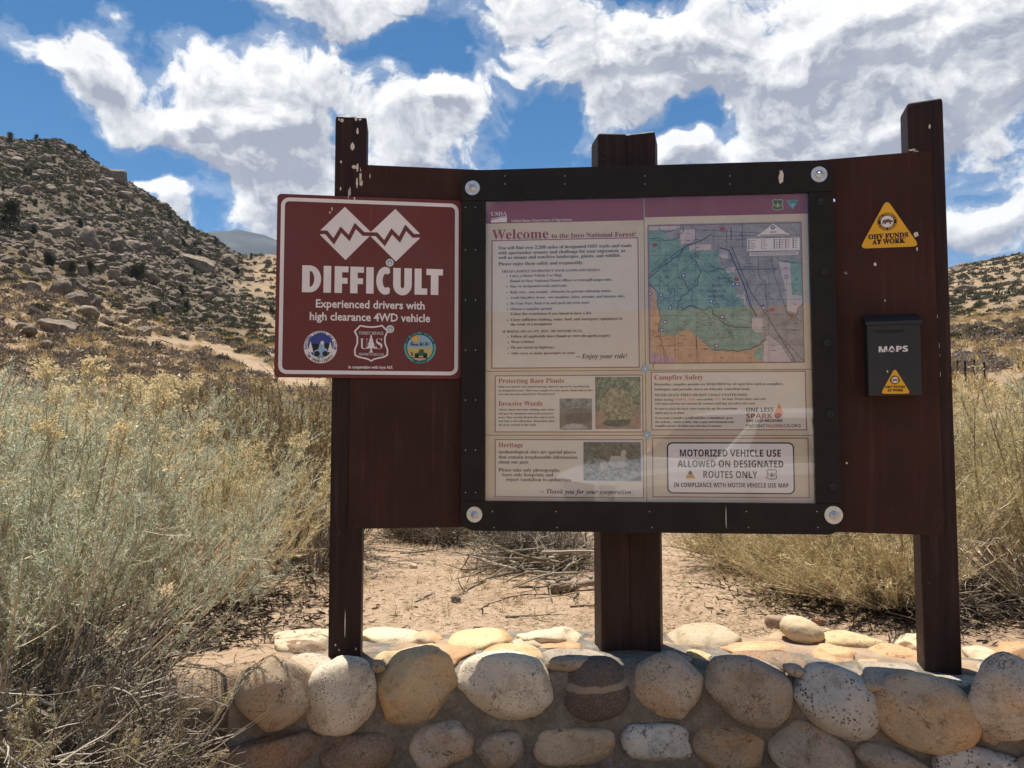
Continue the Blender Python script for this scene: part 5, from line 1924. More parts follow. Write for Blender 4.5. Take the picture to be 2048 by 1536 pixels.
def shrub_meshes(seed, H, Rr, nstem, ntwig, nleaf, leafL=.028, leafW=.0026, flower=.25, low=.35, spread=1.0, lean=(0, 0), stem_r=.0045, up=.9, twl=(.10, .26), bare=0, floww=.007, droop=.05):
    """returns (stems, foliage, flowers) as MB in local coordinates"""
    rs = np.random.RandomState(seed)
    az = rs.rand(nstem) * 2 * math.pi
    u = np.sqrt(rs.rand(nstem))
    base = np.column_stack([np.cos(az) * u * .16 * Rr, np.sin(az) * u * .16 * Rr, np.full(nstem, -.03)])
    tl = u * spread
    d0 = np.column_stack([np.cos(az) * tl + lean[0], np.sin(az) * tl + lean[1], 1.0 - .55 * u])
    L = H * (1.05 - .22 * u ** 2) * rs.uniform(.70, 1.12, nstem) + .45 * Rr * u
    ns = 9
    P, dend = curve_pts(base, d0, L, ns, rs, .30, up)
    # keep within the crown's outline
    st, fo, fl = MB(), MB(), MB()
    rad = stem_r * rs.uniform(.6, 1.4, (nstem, 1)) * np.linspace(1.25, .35, ns)[None]
    st.add(*tubes(P, rad, 4))
    # twigs
    m = nstem * ntwig
    si = np.repeat(np.arange(nstem), ntwig)
    t = low + (1 - low) * rs.rand(m) ** .8
    f = t * (ns - 1)
    k = np.minimum(f.astype(int), ns - 2)
    w = (f - k)[:, None]
    b0 = P[si, k] * (1 - w) + P[si, k + 1] * w
    tan = P[si, k + 1] - P[si, k]
    tan /= np.linalg.norm(tan, axis=1, keepdims=True)
    d = tan * .75 + rs.normal(size=(m, 3)) * .52 + [lean[0] * .3, lean[1] * .3, .30]
    TL = rs.uniform(*twl, m) * (1.15 - .5 * t)
    nt = 5
    TP, td = curve_pts(b0, d, TL, nt, rs, .35, .5)
    st.add(*tubes(TP, np.linspace(.0018, .0008, nt)[None] * rs.uniform(.7, 1.3, (m, 1)), 3))
    # leaves
    q = m * nleaf
    ti = np.repeat(np.arange(m), nleaf)
    f = rs.rand(q) * (nt - 1)
    k = np.minimum(f.astype(int), nt - 2)
    w = (f - k)[:, None]
    lb = TP[ti, k] * (1 - w) + TP[ti, k + 1] * w
    lt = TP[ti, k + 1] - TP[ti, k]
    lt /= np.linalg.norm(lt, axis=1, keepdims=True) + 1e-9
    ld = lt * .9 + rs.normal(size=(q, 3)) * .55
    fo.add(*blades(lb, ld, rs.uniform(.6, 1.3, q) * leafL, leafW * rs.uniform(.7, 1.3, q), rs))
    # dry flower tufts at some tips
    if flower > 0:
        pick = np.nonzero((rs.rand(m) < flower) & (t > .80))[0]
        if len(pick):
            nf = 26
            c = np.repeat(TP[pick, -1], nf, 0)
            o = rs.normal(size=(len(c), 3)) * [.013, .013, .009]
            fo2 = blades(c + o, o * [1, 1, .6] + [0, 0, .014] + rs.normal(size=(len(c), 3)) * .006, rs.uniform(.006, .014, len(c)), floww * rs.uniform(.6, 1.2, len(c)), rs, .5)
            fl.add(*fo2)
    if bare:
        az = rs.rand(bare) * 2 * math.pi
        hz_ = rs.rand(bare) ** 1.5 * droop
        b = np.column_stack([np.cos(az) * .3 * Rr * rs.rand(bare), np.sin(az) * .3 * Rr * rs.rand(bare), hz_ - .03])
        d = np.column_stack([np.cos(az), np.sin(az), rs.uniform(-.05, .75, bare) - hz_ / max(droop, .01) * 1.1 * (droop > .1)])
        BP, bd = curve_pts(b, d, rs.uniform(.5, 1.0, bare) * Rr * 1.05, 10, rs, 1.7, .55)
        fl_bare = MB()
        fl_bare.add(*tubes(BP, np.linspace(1.2, .3, 10)[None] * .0042 * rs.uniform(.5, 1.5, (bare, 1)), 4))
        m2 = bare * 7
        si = np.repeat(np.arange(bare), 7)
        k = rs.randint(2, 9, m2)
        b0 = BP[si, k]
        d = (BP[si, k] - BP[si, k - 1])
        d /= np.linalg.norm(d, axis=1, keepdims=True)
        TP2, _ = curve_pts(b0, d + rs.normal(size=(m2, 3)) * .6, rs.uniform(.08, .30, m2), 6, rs, .9, .15)
        fl_bare.add(*tubes(TP2, np.linspace(.0024, .0009, 6)[None] * rs.uniform(.6, 1.3, (m2, 1)), 3))
        return st, fo, fl, fl_bare
    return st, fo, fl, None


_protos = {}


def shrub_proto(key, mats, name, **kw):
    st, fo, fl, ba = shrub_meshes(**kw)
    out = [('foliage', fo.mesh('foliage', mats[1])), ('stems', st.mesh('stems', mats[0]))]
    if fl.n:
        out.append(('dry_flowers', fl.mesh('dry_flowers', mats[2])))
    if ba is not None:
        out.append(('bare_branches', ba.mesh('bare_branches', M['greystem'])))
    _protos[key] = (name, out)


def put_shrub(key, x, y, rot, sc, label, group, cat='shrub', sz=None, z=None):
    name, parts = _protos[key]
    e = empty(name, (x, y, float(ground(x, y)) - .01 if z is None else z), label, cat, group)
    e.rotation_euler = (0, 0, rot)
    e.scale = (sc, sc, sz or sc)
    for nm, me in parts:
        o = bpy.data.objects.new(nm, me)
        COL.objects.link(o)
        o.parent = e
    return e


ms, mst, mr = (M['stem'], M['sage'], M['flower']), (M['stem'], M['straw'], M['flower']), (M['greystem'], M['rust'], M['flower'])
shrub_proto('sage_a', ms, 'rabbitbrush', seed=1, H=1.0, Rr=.75, spread=1.3, up=.6, nstem=95, ntwig=15, nleaf=40, leafL=.021, leafW=.0021, flower=.09)
shrub_proto('sage_b', ms, 'rabbitbrush', seed=2, H=1.0, Rr=.8, spread=1.3, up=.6, nstem=85, ntwig=15, nleaf=40, leafL=.021, leafW=.0021, flower=.05, low=.4)
shrub_proto('near', ms, 'rabbitbrush', seed=3, H=.95, Rr=.75, spread=1.2, up=.65, nstem=80, ntwig=14, nleaf=36, leafL=.021, leafW=.0021, flower=.05, low=.60, bare=190, droop=.3)
shrub_proto('bare', (M['greystem'], M['sage'], M['flower']), 'rabbitbrush', seed=13, H=.42, Rr=.55, nstem=18, ntwig=8, nleaf=2, flower=0, low=.5, bare=560, droop=.42)
shrub_proto('stalk', ms, 'rabbitbrush', seed=41, H=1.42, Rr=.42, nstem=11, ntwig=11, nleaf=8, flower=1.0, low=.90, stem_r=.0035, spread=.5, twl=(.06, .14), floww=.009)
shrub_proto('straw_a', mst, 'rabbitbrush', seed=4, H=1.0, Rr=.75, nstem=105, ntwig=14, nleaf=30, flower=.08, leafL=.030, leafW=.0021)
shrub_proto('straw_low', mst, 'rabbitbrush', seed=5, H=.62, Rr=.85, nstem=150, ntwig=12, nleaf=15, flower=.02, leafL=.036, leafW=.0021, lean=(-.95, -.2), up=.12, spread=1.15, twl=(.14, .32), bare=120)
shrub_proto('rust_a', mr, 'bitterbrush', seed=6, H=1.0, Rr=.75, nstem=90, ntwig=18, nleaf=24, flower=0, leafL=.016, leafW=.0045, twl=(.10, .22))
shrub_proto('dead_a', (M['greystem'], M['greystem'], M['flower']), 'dead_shrub', seed=8, H=.55, Rr=.5, nstem=60, ntwig=16, nleaf=2, flower=0, low=.25, bare=50)

shrub_proto('tangle', (M['greystem'], M['greystem'], M['flower']), 'dead_shrub', seed=31, H=.12, Rr=.55, nstem=40, ntwig=10, nleaf=3, flower=0, low=.2, bare=260, up=.1, spread=1.8)
GB = 'rabbitbrush left of the kiosk'
put_shrub('near', -1.74, 2.75, .3, .90, 'nearest rabbitbrush at the wall\'s left end with bare arching grey stems', GB)
put_shrub('sage_a', -2.3, 3.05, 1.2, 1.12, 'tall sage green rabbitbrush at the left picture edge with dry flower stalks', GB)
put_shrub('bare', -1.62, 2.40, 2.2, 1.15, 'low tangle of bare grey rabbitbrush stems in the lower left corner', GB)
put_shrub('bare', -1.46, 2.62, 4.2, .72, 'bare grey stems spilling onto the wall\'s leftmost boulder', GB)
put_shrub('sage_b', -2.02, 3.5, 2.1, 1.0, 'full sage green rabbitbrush directly behind the nearest rabbitbrush', GB)
put_shrub('straw_a', -1.82, 4.5, .6, .92, 'straw coloured rabbitbrush left of the left post with stems leaning right', GB)
put_shrub('sage_a', -2.75, 4.0, 3.0, 1.12, 'pale green rabbitbrush in the second row, just below the boulder slope', GB)
put_shrub('sage_b', -2.4, 5.1, 4.4, 1.08, 'grey green rabbitbrush behind, beneath the square sign\'s left edge', GB)
put_shrub('straw_a', -3.4, 4.8, 5.0, 1.2, 'yellowish rabbitbrush with the tallest dry flower heads at far left', GB)
put_shrub('sage_a', -4.0, 5.8, 0.4, 1.15, 'sage rabbitbrush farthest out at the left, partly behind the others', GB)
put_shrub('rust_a', -1.75, 6.7, 1.0, 1.3, 'brown leaved bitterbrush behind the left post', 'bitterbrush behind the kiosk')
put_shrub('rust_a', -2.7, 7.4, 2.6, 1.3, 'olive brown bitterbrush below the square sign', 'bitterbrush behind the kiosk')
put_shrub('dead_a', -1.42, 5.5, 0.0, 1.2, 'dead grey shrub touching the left post\'s left side', 'dead shrubs')
put_shrub('dead_a', -.22, 7.6, 1.4, 1.0, 'dark dead shrub under the display\'s lower left corner', 'dead shrubs')
put_shrub('dead_a', -1.0, 7.3, 2.4, .8, 'low dead shrub just right of the left post beneath the panel', 'dead shrubs')
put_shrub('tangle', -.62, 6.9, .4, 1.1, 'flat dark tangle of twigs below the left panel', 'dead shrubs')
put_shrub('tangle', .1, 7.1, 2.0, 1.2, 'flat twig tangle behind the branch pile', 'dead shrubs')
put_shrub('stalk', -1.80, 2.95, .5, 1.0, 'tall thin rabbitbrush stalks topped by cream flower heads against the lower slope', GB)
put_shrub('stalk', -2.45, 3.5, 2.5, 1.05, 'thin flower stalks at the far left rising above the near bushes', GB)
put_shrub('stalk', -1.75, 3.9, 4.5, .96, 'cream flower stalks left of the square sign', GB)
put_shrub('bare', -1.30, 2.80, 1.2, .62, 'small tangle of bare stems hiding the wall\'s left end', GB)
put_shrub('straw_a', -1.52, 2.5, 1.5, .56, 'small rabbitbrush tuft with a golden flower cluster in front of the larger bushes', GB)
GR = 'rabbitbrush right of the kiosk'
put_shrub('straw_a', 3.15, 4.55, 2.0, 1.15, 'tall yellow green rabbitbrush right of the right post', GR)
put_shrub('straw_low', 2.22, 4.55, 0.0, 1.0, 'low straw rabbitbrush sprawling leftward beneath the right panel', GR)
put_shrub('straw_low', 3.1, 4.15, 2.6, .85, 'low bush with pale bare stems at the right picture edge', GR)
put_shrub('straw_a', 2.75, 5.7, 4.0, 1.08, 'straw rabbitbrush half hidden behind the right post', GR)
put_shrub('straw_a', 3.65, 5.15, 5.2, 1.12, 'dense straw gold rabbitbrush between the tall yellow one and the right picture edge', GR)
put_shrub('sage_b', 4.1, 5.6, 1.0, 1.15, 'sage green rabbitbrush behind the tall yellow one at right', GR)
put_shrub('straw_a', 4.3, 7.4, .6, 1.1, 'golden rabbitbrush farther back near the steel fence posts', GR)
put_shrub('straw_low', 1.95, 5.7, .5, .9, 'low tan rabbitbrush farther back under the right panel', GR)

# ------------------------------------------------------------------ dead branches on the sand
rs = np.random.RandomState(77)


def branch(x, y, L, a, r, lift, label, grp, mat='greystem', twigs=3, curl=.9):
    d = np.array([[math.cos(a), math.sin(a), .10]])
    z0 = float(ground(x, y))
    P, _ = curve_pts(np.array([[0, 0, 0.]]), d, [L], 9, rs, curl, -.1)
    P = P[0]
    gz = ground(x + P[:, 0], y + P[:, 1]) - z0
    P[:, 2] = np.maximum(P[:, 2] * .5 + lift, gz + r * .5)
    mb = MB()
    rad = r * np.linspace(1.1, .35, 9)
    mb.add(*tubes(P[None], rad[None], 6, cap=True))
    for k in range(twigs):
        i = rs.randint(2, 8)
        TP, _ = curve_pts(P[i][None], (P[i] - P[i - 1])[None] / L * 8 + rs.normal(size=(1, 3)) * .6, [L * rs.uniform(.2, .45)], 6, rs, .9, 0)
        TP[0, :, 2] = np.maximum(TP[0, :, 2], gz[i] + r * .3)
        mb.add(*tubes(TP, np.linspace(r * .55, r * .18, 6)[None], 5))
    o = MB.build(mb, 'dead_branch', M[mat], None, smooth=True, org=(0, 0, 0))
    o.location = (x, y, z0)
    return tag(o, label, 'branch', grp)


PG = 'weathered branches in the pile behind the wall'
for k in range(105):
    px, py = rs.normal(1082, 42), rs.normal(1136, 25)
    c, _ = on_z(px, min(max(py, 1068), 1190), 0)
    branch(c[0], c[1], rs.uniform(.15, .55), rs.normal(2.6, 1.4), rs.uniform(.004, .013), rs.uniform(.0, .20) * math.exp(-((px - 1085) / 90) ** 2), 'grey weathered branch in the dead pile behind the wall', PG)
c, _ = on_z(1082, 1128, 0)
put_shrub('tangle', c[0], c[1], .7, 1.0, 'dark tangle of dead twigs at the heart of the branch pile', 'dead shrubs', z=-.02)
c, _ = on_z(1100, 1192, 0)
branch(c[0], c[1], .55, .5, .030, .03, 'thick gnarled brown log end at the front of the branch pile', None, 'bark', 2, .6)
c, _ = on_z(1160, 1135, 0)
branch(c[0], c[1], .6, 1.9, .024, .06, 'thick curved grey limb at the right side of the branch pile', None, 'bark', 2, .9)
for k, (px, py, L, a) in enumerate([(830, 1205, .22, 1.4), (1140, 1215, .35, .35), (600, 1165, .5, .3), (1010, 1235, .3, .2), (800, 1110, .6, .2), (1450, 1180, .3, 2.6), (560, 1140, .5, .8), (1400, 1110, .5, 2.0), (900, 1090, .8, .1)]):
    c, _ = on_z(px, py, 0)
    branch(c[0], c[1], L, a, .006, .005, ['pale short stick standing out on the sand right of the left post', 'thin stick lying between the pile and the middle posts', 'dark stick on the sand left of the left post', 'thin stick near the cap stones below the branch pile',
                                          'long dry branch right of the left post', 'short twig on bare sand right of the middle posts', 'dry branch beside the left bushes', 'dry twig behind the middle posts on the right', 'long low branch left of the branch pile'][k], 'single sticks on the sand')

# litter: chips, dead leaves, pebbles on the sand
n = 34000
yy = 3.75 + 5.5 * rs.rand(n) ** 1.4
xx = rs.uniform(-.75, .95, n) * (yy * .62) + .1
keep = fbm(np.column_stack([xx * 1.3, yy * 1.3, xx * 0]), 3) + .25 * np.exp(-((xx + .1) ** 2 + (yy - 5.6) ** 2) / 1.4) > rs.rand(n) * .5 - .16
xx, yy = xx[keep], yy[keep]
zz = ground(xx, yy)
n = len(xx)
a = rs.rand(n) * 6.28
mb = MB()
mb.add(*blades(np.column_stack([xx, yy, zz + .004]), np.column_stack([np.cos(a), np.sin(a), rs.uniform(-.1, .35, n)]), rs.uniform(.008, .05, n) , rs.uniform(.0018, .005, n), rs, .6))
tag(mb.build('litter', M['stem']), 'dry twigs and leaf chips scattered on the sand', 'litter', kind='stuff')
# leaf litter under the bushes at both ends, darkened to stand in for deep shade
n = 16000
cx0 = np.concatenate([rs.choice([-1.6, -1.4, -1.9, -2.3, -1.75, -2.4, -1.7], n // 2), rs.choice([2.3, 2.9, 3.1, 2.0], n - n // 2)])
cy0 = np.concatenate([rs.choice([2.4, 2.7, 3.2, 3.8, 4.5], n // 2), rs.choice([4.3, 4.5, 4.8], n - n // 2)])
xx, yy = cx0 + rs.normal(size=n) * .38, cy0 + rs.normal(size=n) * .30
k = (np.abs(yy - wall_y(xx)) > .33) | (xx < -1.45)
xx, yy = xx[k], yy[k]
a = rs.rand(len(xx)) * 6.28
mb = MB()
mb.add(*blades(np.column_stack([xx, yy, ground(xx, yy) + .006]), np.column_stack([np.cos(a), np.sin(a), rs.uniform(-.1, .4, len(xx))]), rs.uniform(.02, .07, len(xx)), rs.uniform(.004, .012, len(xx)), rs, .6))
tag(mb.build('shade_leaf_litter', M['shademould']), 'dead leaves and twigs under the bushes, coloured dark in place of deep shade', 'leaf litter', kind='stuff')
n = 5000
yy = 3.78 + 5.0 * rs.rand(n) ** 1.3
xx = rs.uniform(-.8, .9, n) * (yy * .62) + .1
V, F = ico(1)
s = .0018 + .006 * rs.rand(n) ** 4
P_ = np.column_stack([xx, yy, ground(xx, yy)])
VV = (V[None] * s[:, None, None] * rs.uniform(.6, 1.2, (n, 1, 3)) + P_[:, None]).reshape(-1, 3)
FF = (F[None] + (np.arange(n) * len(V))[:, None, None]).reshape(-1, 3)
mb = MB()
mb.add(VV, FF)
tag(mb.build('pebbles', M['st_tan']), 'small pebbles scattered over the sand', 'pebbles', kind='stuff')
# sparse dry weeds standing on the sand
mb = MB()
for k in range(90):
    px, py = rs.uniform(560, 1600), rs.uniform(1075, 1235)
    c, _ = on_z(px, py, 0)
    m = rs.randint(6, 16)
    b = np.tile([c[0], c[1], float(ground(c[0], c[1]))], (m, 1)) + rs.normal(size=(m, 3)) * [.012, .012, 0]
    P, _ = curve_pts(b, rs.normal(size=(m, 3)) * .5 + [0, 0, 1], rs.uniform(.03, .12, m), 5, rs, .7)
    mb.add(*tubes(P, np.linspace(.0012, .0006, 5)[None] * np.ones((m, 1)), 3))
tag(mb.build('weeds', M['straw']), 'tiny dry weeds sprouting from the sand', 'weeds', kind='stuff')
# ------------------------------------------------------------------ hillsides: boulders, shrubs, trees
rs = np.random.RandomState(2024)


def hill_rock_mesh(seed, lev, n=2.7, lump=.16, facet=.75, asp=(1, .85, .72)):
    V, F = stone_mesh(asp[0], asp[1], asp[2], 0, seed, n, lump, lev, facet)
    V = V * (1 + .22 * fbm(V * 2.2 + seed, 3, ridge=True)[:, None] - .05)
    return V, F


ROCKS = [hill_rock_mesh(50 + k, 4 if k < 9 else 3, 2.3 + .3 * (k % 4), .17 + .03 * (k % 3), 1.3, (1, .8 + .06 * (k % 4), .55 + .09 * (k % 5))) for k in range(9)]
ROCKS_LO = [hill_rock_mesh(50 + k, 2 if k < 4 else 1, 2.4 + .2 * (k % 4), .2, .9, (1, .85, .55 + .1 * (k % 4))) for k in range(8)]
ROCK_ME = []
for V, F in ROCKS:
    b = MB()
    b.add(V, F)
    ROCK_ME.append(b.mesh('boulder', M['hillrock'], smooth=True))


def px_of(x, y):
    return 1024 + FPX * x / np.maximum(y, .1)


def scatter(n, pxa, pxb, r0, r1):
    az0, az1 = math.atan2(pxa - 1024, FPX), math.atan2(pxb - 1024, FPX)
    a = rs.uniform(az0, az1, n)
    r = np.sqrt(rs.uniform(r0 ** 2, r1 ** 2, n))
    return np.sin(a) * r, np.cos(a) * r, r


def near_trail(x, y, d):
    dd = np.min(np.hypot(x[:, None] - TRAIL_XY[None, :, 0], y[:, None] - TRAIL_XY[None, :, 1]), 1)
    return dd < d


def rock_density(x, y, r):
    px = px_of(x, y)
    P = np.stack([x, y, x * 0], -1)
    nz = fbm(P / 28, 3) * 1.6
    left = sstep(520, 380, px + nz * 130) * sstep(70, 120, r + nz * 45)
    low = .05 * sstep(430, 250, px) * sstep(28, 45, r) * (1 - sstep(90, 120, r))
    right = .05 * sstep(1700, 1900, px) * sstep(60, 200, r + nz * 40)
    return np.clip(left * (.85 + .5 * nz) + low + right + .012, 0, 1)


xs_, ys_, r_ = scatter(52000, -900, 2400, 30, 285)
keep = rs.rand(len(xs_)) < rock_density(xs_, ys_, r_)
keep &= ~near_trail(xs_, ys_, 4)
xs_, ys_, r_ = xs_[keep], ys_[keep], r_[keep]
size = np.clip(rs.lognormal(-.62, .58, len(xs_)), .2, 3.0) * (.55 + .45 * sstep(60, 160, r_))
order = np.argsort(-size / r_)
inview = ((px_of(xs_, ys_) > -40) & (px_of(xs_, ys_) < 560)) | ((px_of(xs_, ys_) > 1890) & (px_of(xs_, ys_) < 2090))
top = [i for i in order if inview[i]][:255]
topset = set(top)
zs_ = ground(xs_, ys_)


def put_rock(x, y, z, s, k, rot, label, group, sq=(1, 1, 1), tilt=0.0, name='boulder'):
    o = bpy.data.objects.new(name, ROCK_ME[k])
    COL.objects.link(o)
    o.location = (x, y, z)
    o.rotation_euler = (tilt, rs.normal(0, .15), rot)
    o.scale = (s * sq[0], s * sq[1], s * sq[2])
    return tag(o, label, 'boulder', group)


for i in top:
    px = px_of(xs_[i], ys_[i])
    lab = ('weathered grey boulder among many on the steep rocky mountainside', 'boulders on the left mountainside') if px < 600 and r_[i] > 75 else \
        ('small weathered boulder on the grassy lower slope', 'boulders on the lower left slope') if px < 600 else ('weathered boulder on the dry slope beyond the right post', 'boulders on the right slope')
    put_rock(xs_[i], ys_[i], zs_[i] + size[i] * .12, size[i] * .62, rs.randint(9), rs.rand() * 6.28, *lab)
mb = MB()
for k in range(8):
    sel = np.array([i for i in range(len(xs_)) if i not in topset and i % 8 == k])
    V, F = ROCKS_LO[k]
    a = rs.rand(len(sel)) * 6.28
    c, s = np.cos(a), np.sin(a)
    sc = (size[sel] * .62)[:, None] * rs.uniform(.7, 1.25, (len(sel), 3))
    W = V[None] * sc[:, None]
    X = W[..., 0] * c[:, None] - W[..., 1] * s[:, None]
    Y = W[..., 0] * s[:, None] + W[..., 1] * c[:, None]
    W = np.stack([X + xs_[sel][:, None], Y + ys_[sel][:, None], W[..., 2] + (zs_[sel] + size[sel] * .10)[:, None]], -1)
    mb.add(W.reshape(-1, 3), (F[None] + (np.arange(len(sel)) * len(V))[:, None, None]).reshape(-1, 3))
tag(mb.build('rubble', M['hillrock']), 'grey rubble of small boulders covering the mountainside', 'rubble', kind='stuff')

# boulders one can tell apart, read off the photograph
for k, (px, py, w, h, lab) in enumerate([
    (56, 576, 50, 27, 'broad flat-topped boulder at the far left of the lower slope'), (153, 572, 34, 28, 'rounded boulder topping the cluster of boulders above the trail'), (156, 600, 40, 34, 'squarish boulder in the middle of the cluster above the trail'),
    (187, 606, 30, 36, 'upright boulder at the right edge of the cluster above the trail'), (122, 582, 40, 30, 'leaning slab at the left of the boulder cluster above the trail'), (50, 664, 54, 26, 'grey dome-shaped boulder low on the left slope'),
    (118, 656, 66, 32, 'pale slanting granite slab right of the grey dome-shaped boulder'), (233, 354, 32, 34, 'large round boulder standing out on the mountain skyline'), (395, 632, 22, 13, 'grey oval boulder at the foot of the shrub-dotted slope'),
    (246, 640, 28, 18, 'brown block boulder left of the trail head'), (212, 643, 26, 16, 'low rounded boulder beside the brown block boulder'), (284, 662, 32, 18, 'wedge-shaped boulder nearest the trail'),
    (172, 626, 40, 20, 'mossy flat boulder below the boulder cluster'), (91, 692, 32, 14, 'half buried grey boulder below the pale slab'), (10, 414, 44, 36, 'big tan outcrop at the left picture edge'), (396, 528, 70, 34, 'wide pale granite slab under the mountain\'s right shoulder'),
    (305, 556, 18, 34, 'reddish upright rock spire on the lower mountain'), (176, 480, 44, 46, 'brown cracked outcrop halfway up the mountain'), (236, 492, 40, 42, 'reddish outcrop right of the brown cracked outcrop'), (455, 522, 40, 26, 'boulder heap crowning the low shoulder beside the far mountain'),
    (82, 548, 24, 24, 'round boulder above the broad flat-topped boulder'), (1922, 540, 26, 12, 'dark boulder on the right hill\'s skyline'), (1934, 579, 40, 12, 'long flat rock ledge on the right hill'), (1945, 545, 10, 9, 'small pale boulder below the right skyline'), (1995, 526, 18, 8, 'low skyline boulder on the right hill')]):
    P, r = hit_ground(px, py + h * .30, 14)
    if r > 330:
        P, r = hit_ground(px, py + h * .30 + 14, 14)
    s = w * .5 * r / FPX
    put_rock(P[0], P[1], P[2] + s * h / w * .35, s, k % 9, rs.rand() * 6.28, lab, None, (1.0, .85, min(1.6, 1.25 * h / w / .7)))


# the broken cliff band across the mountain's middle
for k in range(46):
    px, py = rs.uniform(40, 345), rs.normal(505, 34)
    P, r = hit_ground(px, py, 60)
    if r > 300:
        continue
    s = rs.uniform(12, 27) * .5 * r / FPX
    put_rock(P[0], P[1], P[2] + s * .35, s, rs.randint(9), rs.rand() * 6.28, 'brown outcrop block in the broken cliff band across the mountain', 'outcrop blocks on the mountain', (rs.uniform(.6, 1.0), .8, rs.uniform(1.1, 2.2)), rs.normal(0, .12))


# ---- small shrubs
def clump(seed, n, leaf, wid, flat=.6, core=.35):
    q = np.random.RandomState(seed)
    d = q.normal(size=(n, 3))
    d[:, 2] = np.abs(d[:, 2])
    d /= np.linalg.norm(d, axis=1, keepdims=True)
    rr = (core + (1 - core) * q.rand(n) ** .6)[:, None]
    lob = 1 + .35 * perlin(d * 1.7 + seed)[:, None]
    b = d * rr * lob * [1, 1, flat]
    return blades(b, d + q.normal(size=(n, 3)) * .6 + [0, 0, .4], leaf * q.uniform(.6, 1.3, n), wid * q.uniform(.6, 1.3, n), q, .5)


def proto(name, mat, blist):
    out = []
    for b in blist:
        m = MB()
        m.add(*b)
        out.append(m.mesh(name, mat))
    return out


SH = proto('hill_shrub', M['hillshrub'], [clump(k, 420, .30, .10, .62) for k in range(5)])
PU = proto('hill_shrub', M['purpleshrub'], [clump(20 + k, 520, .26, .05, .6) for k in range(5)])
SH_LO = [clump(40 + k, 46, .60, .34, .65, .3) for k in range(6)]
PU_LO = [clump(60 + k, 60, .50, .22, .6, .3) for k in range(6)]
GR_LO = [clump(80 + k, 46, .9, .10, .7, .05) for k in range(6)]


def stuff_scatter(name, mats, protos, x, y, s, label, cat):
    z = ground(x, y)
    mb = MB()
    for k in range(len(protos)):
        sel = np.arange(k, len(x), len(protos))
        V, F = protos[k]
        a = rs.rand(len(sel)) * 6.28
        c, q = np.cos(a)[:, None], np.sin(a)[:, None]
        W = V[None] * (s[sel][:, None, None] * rs.uniform(.8, 1.2, (len(sel), 1, 3)))
        W = np.stack([W[..., 0] * c - W[..., 1] * q + x[sel][:, None], W[..., 0] * q + W[..., 1] * c + y[sel][:, None], W[..., 2] + z[sel][:, None]], -1)
        mb.add(W.reshape(-1, 3), (F[None] + (np.arange(len(sel)) * len(V))[:, None, None]).reshape(-1, 4))
    tag(mb.build(name, mats), label, cat, kind='stuff')


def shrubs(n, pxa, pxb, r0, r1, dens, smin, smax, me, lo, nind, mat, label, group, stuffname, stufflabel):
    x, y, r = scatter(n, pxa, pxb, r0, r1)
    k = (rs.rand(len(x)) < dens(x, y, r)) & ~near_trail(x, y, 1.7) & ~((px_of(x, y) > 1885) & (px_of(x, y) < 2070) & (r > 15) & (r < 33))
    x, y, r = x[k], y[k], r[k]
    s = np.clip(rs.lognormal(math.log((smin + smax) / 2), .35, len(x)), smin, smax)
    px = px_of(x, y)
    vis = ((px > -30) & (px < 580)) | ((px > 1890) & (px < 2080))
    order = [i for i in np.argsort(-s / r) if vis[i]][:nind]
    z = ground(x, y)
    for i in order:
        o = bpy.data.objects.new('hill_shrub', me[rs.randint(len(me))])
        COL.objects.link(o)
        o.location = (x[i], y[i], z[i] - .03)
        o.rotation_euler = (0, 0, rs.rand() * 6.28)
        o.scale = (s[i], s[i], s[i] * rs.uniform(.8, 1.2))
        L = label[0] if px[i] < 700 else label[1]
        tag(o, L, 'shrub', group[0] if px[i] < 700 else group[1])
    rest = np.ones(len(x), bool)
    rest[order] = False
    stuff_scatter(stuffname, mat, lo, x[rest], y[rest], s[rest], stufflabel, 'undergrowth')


def patch(x, y, sc, seed):
    return fbm(np.stack([x / sc + seed, y / sc, x * 0], -1), 3)


shrubs(30000, -900, 2400, 60, 285, lambda x, y, r: np.clip(.40 + 1.2 * patch(x, y, 30, 3), .10, .8) * (.9 + 1.1 * sstep(130, 220, r) * sstep(480, 400, px_of(x, y))), .26, .75, SH, SH_LO, 150, M['hillshrub'],  # scrub thickened high on the mountain to darken it like cloud shadow
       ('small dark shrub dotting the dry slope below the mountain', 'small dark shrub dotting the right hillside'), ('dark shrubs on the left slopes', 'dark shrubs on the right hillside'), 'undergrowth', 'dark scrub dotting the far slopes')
shrubs(8000, -900, 2400, 11, 85, lambda x, y, r: np.clip(.5 + 1.2 * patch(x, y, 9, 7), .15, .9), .18, .55, PU, PU_LO, 145, M['purpleshrub'],
       ('low greyish dormant shrub on the grassy slope left of the trail', 'low greyish dormant shrub beyond the steel fence posts'), ('dormant shrubs on the left slope', 'dormant shrubs beyond the fence'), 'undergrowth', 'low grey brown scrub on the near slopes')
x, y, r = scatter(17000, -900, 2400, 9, 120)
k = (rs.rand(len(x)) < np.clip(.45 + 1.5 * patch(x, y, 12, 11), .05, .95)) & ~near_trail(x, y, 1.4)
stuff_scatter('grass', M['goldgrass'], GR_LO, x[k], y[k], rs.uniform(.12, .38, k.sum()), 'golden dry grass tufts over the slopes', 'grass')


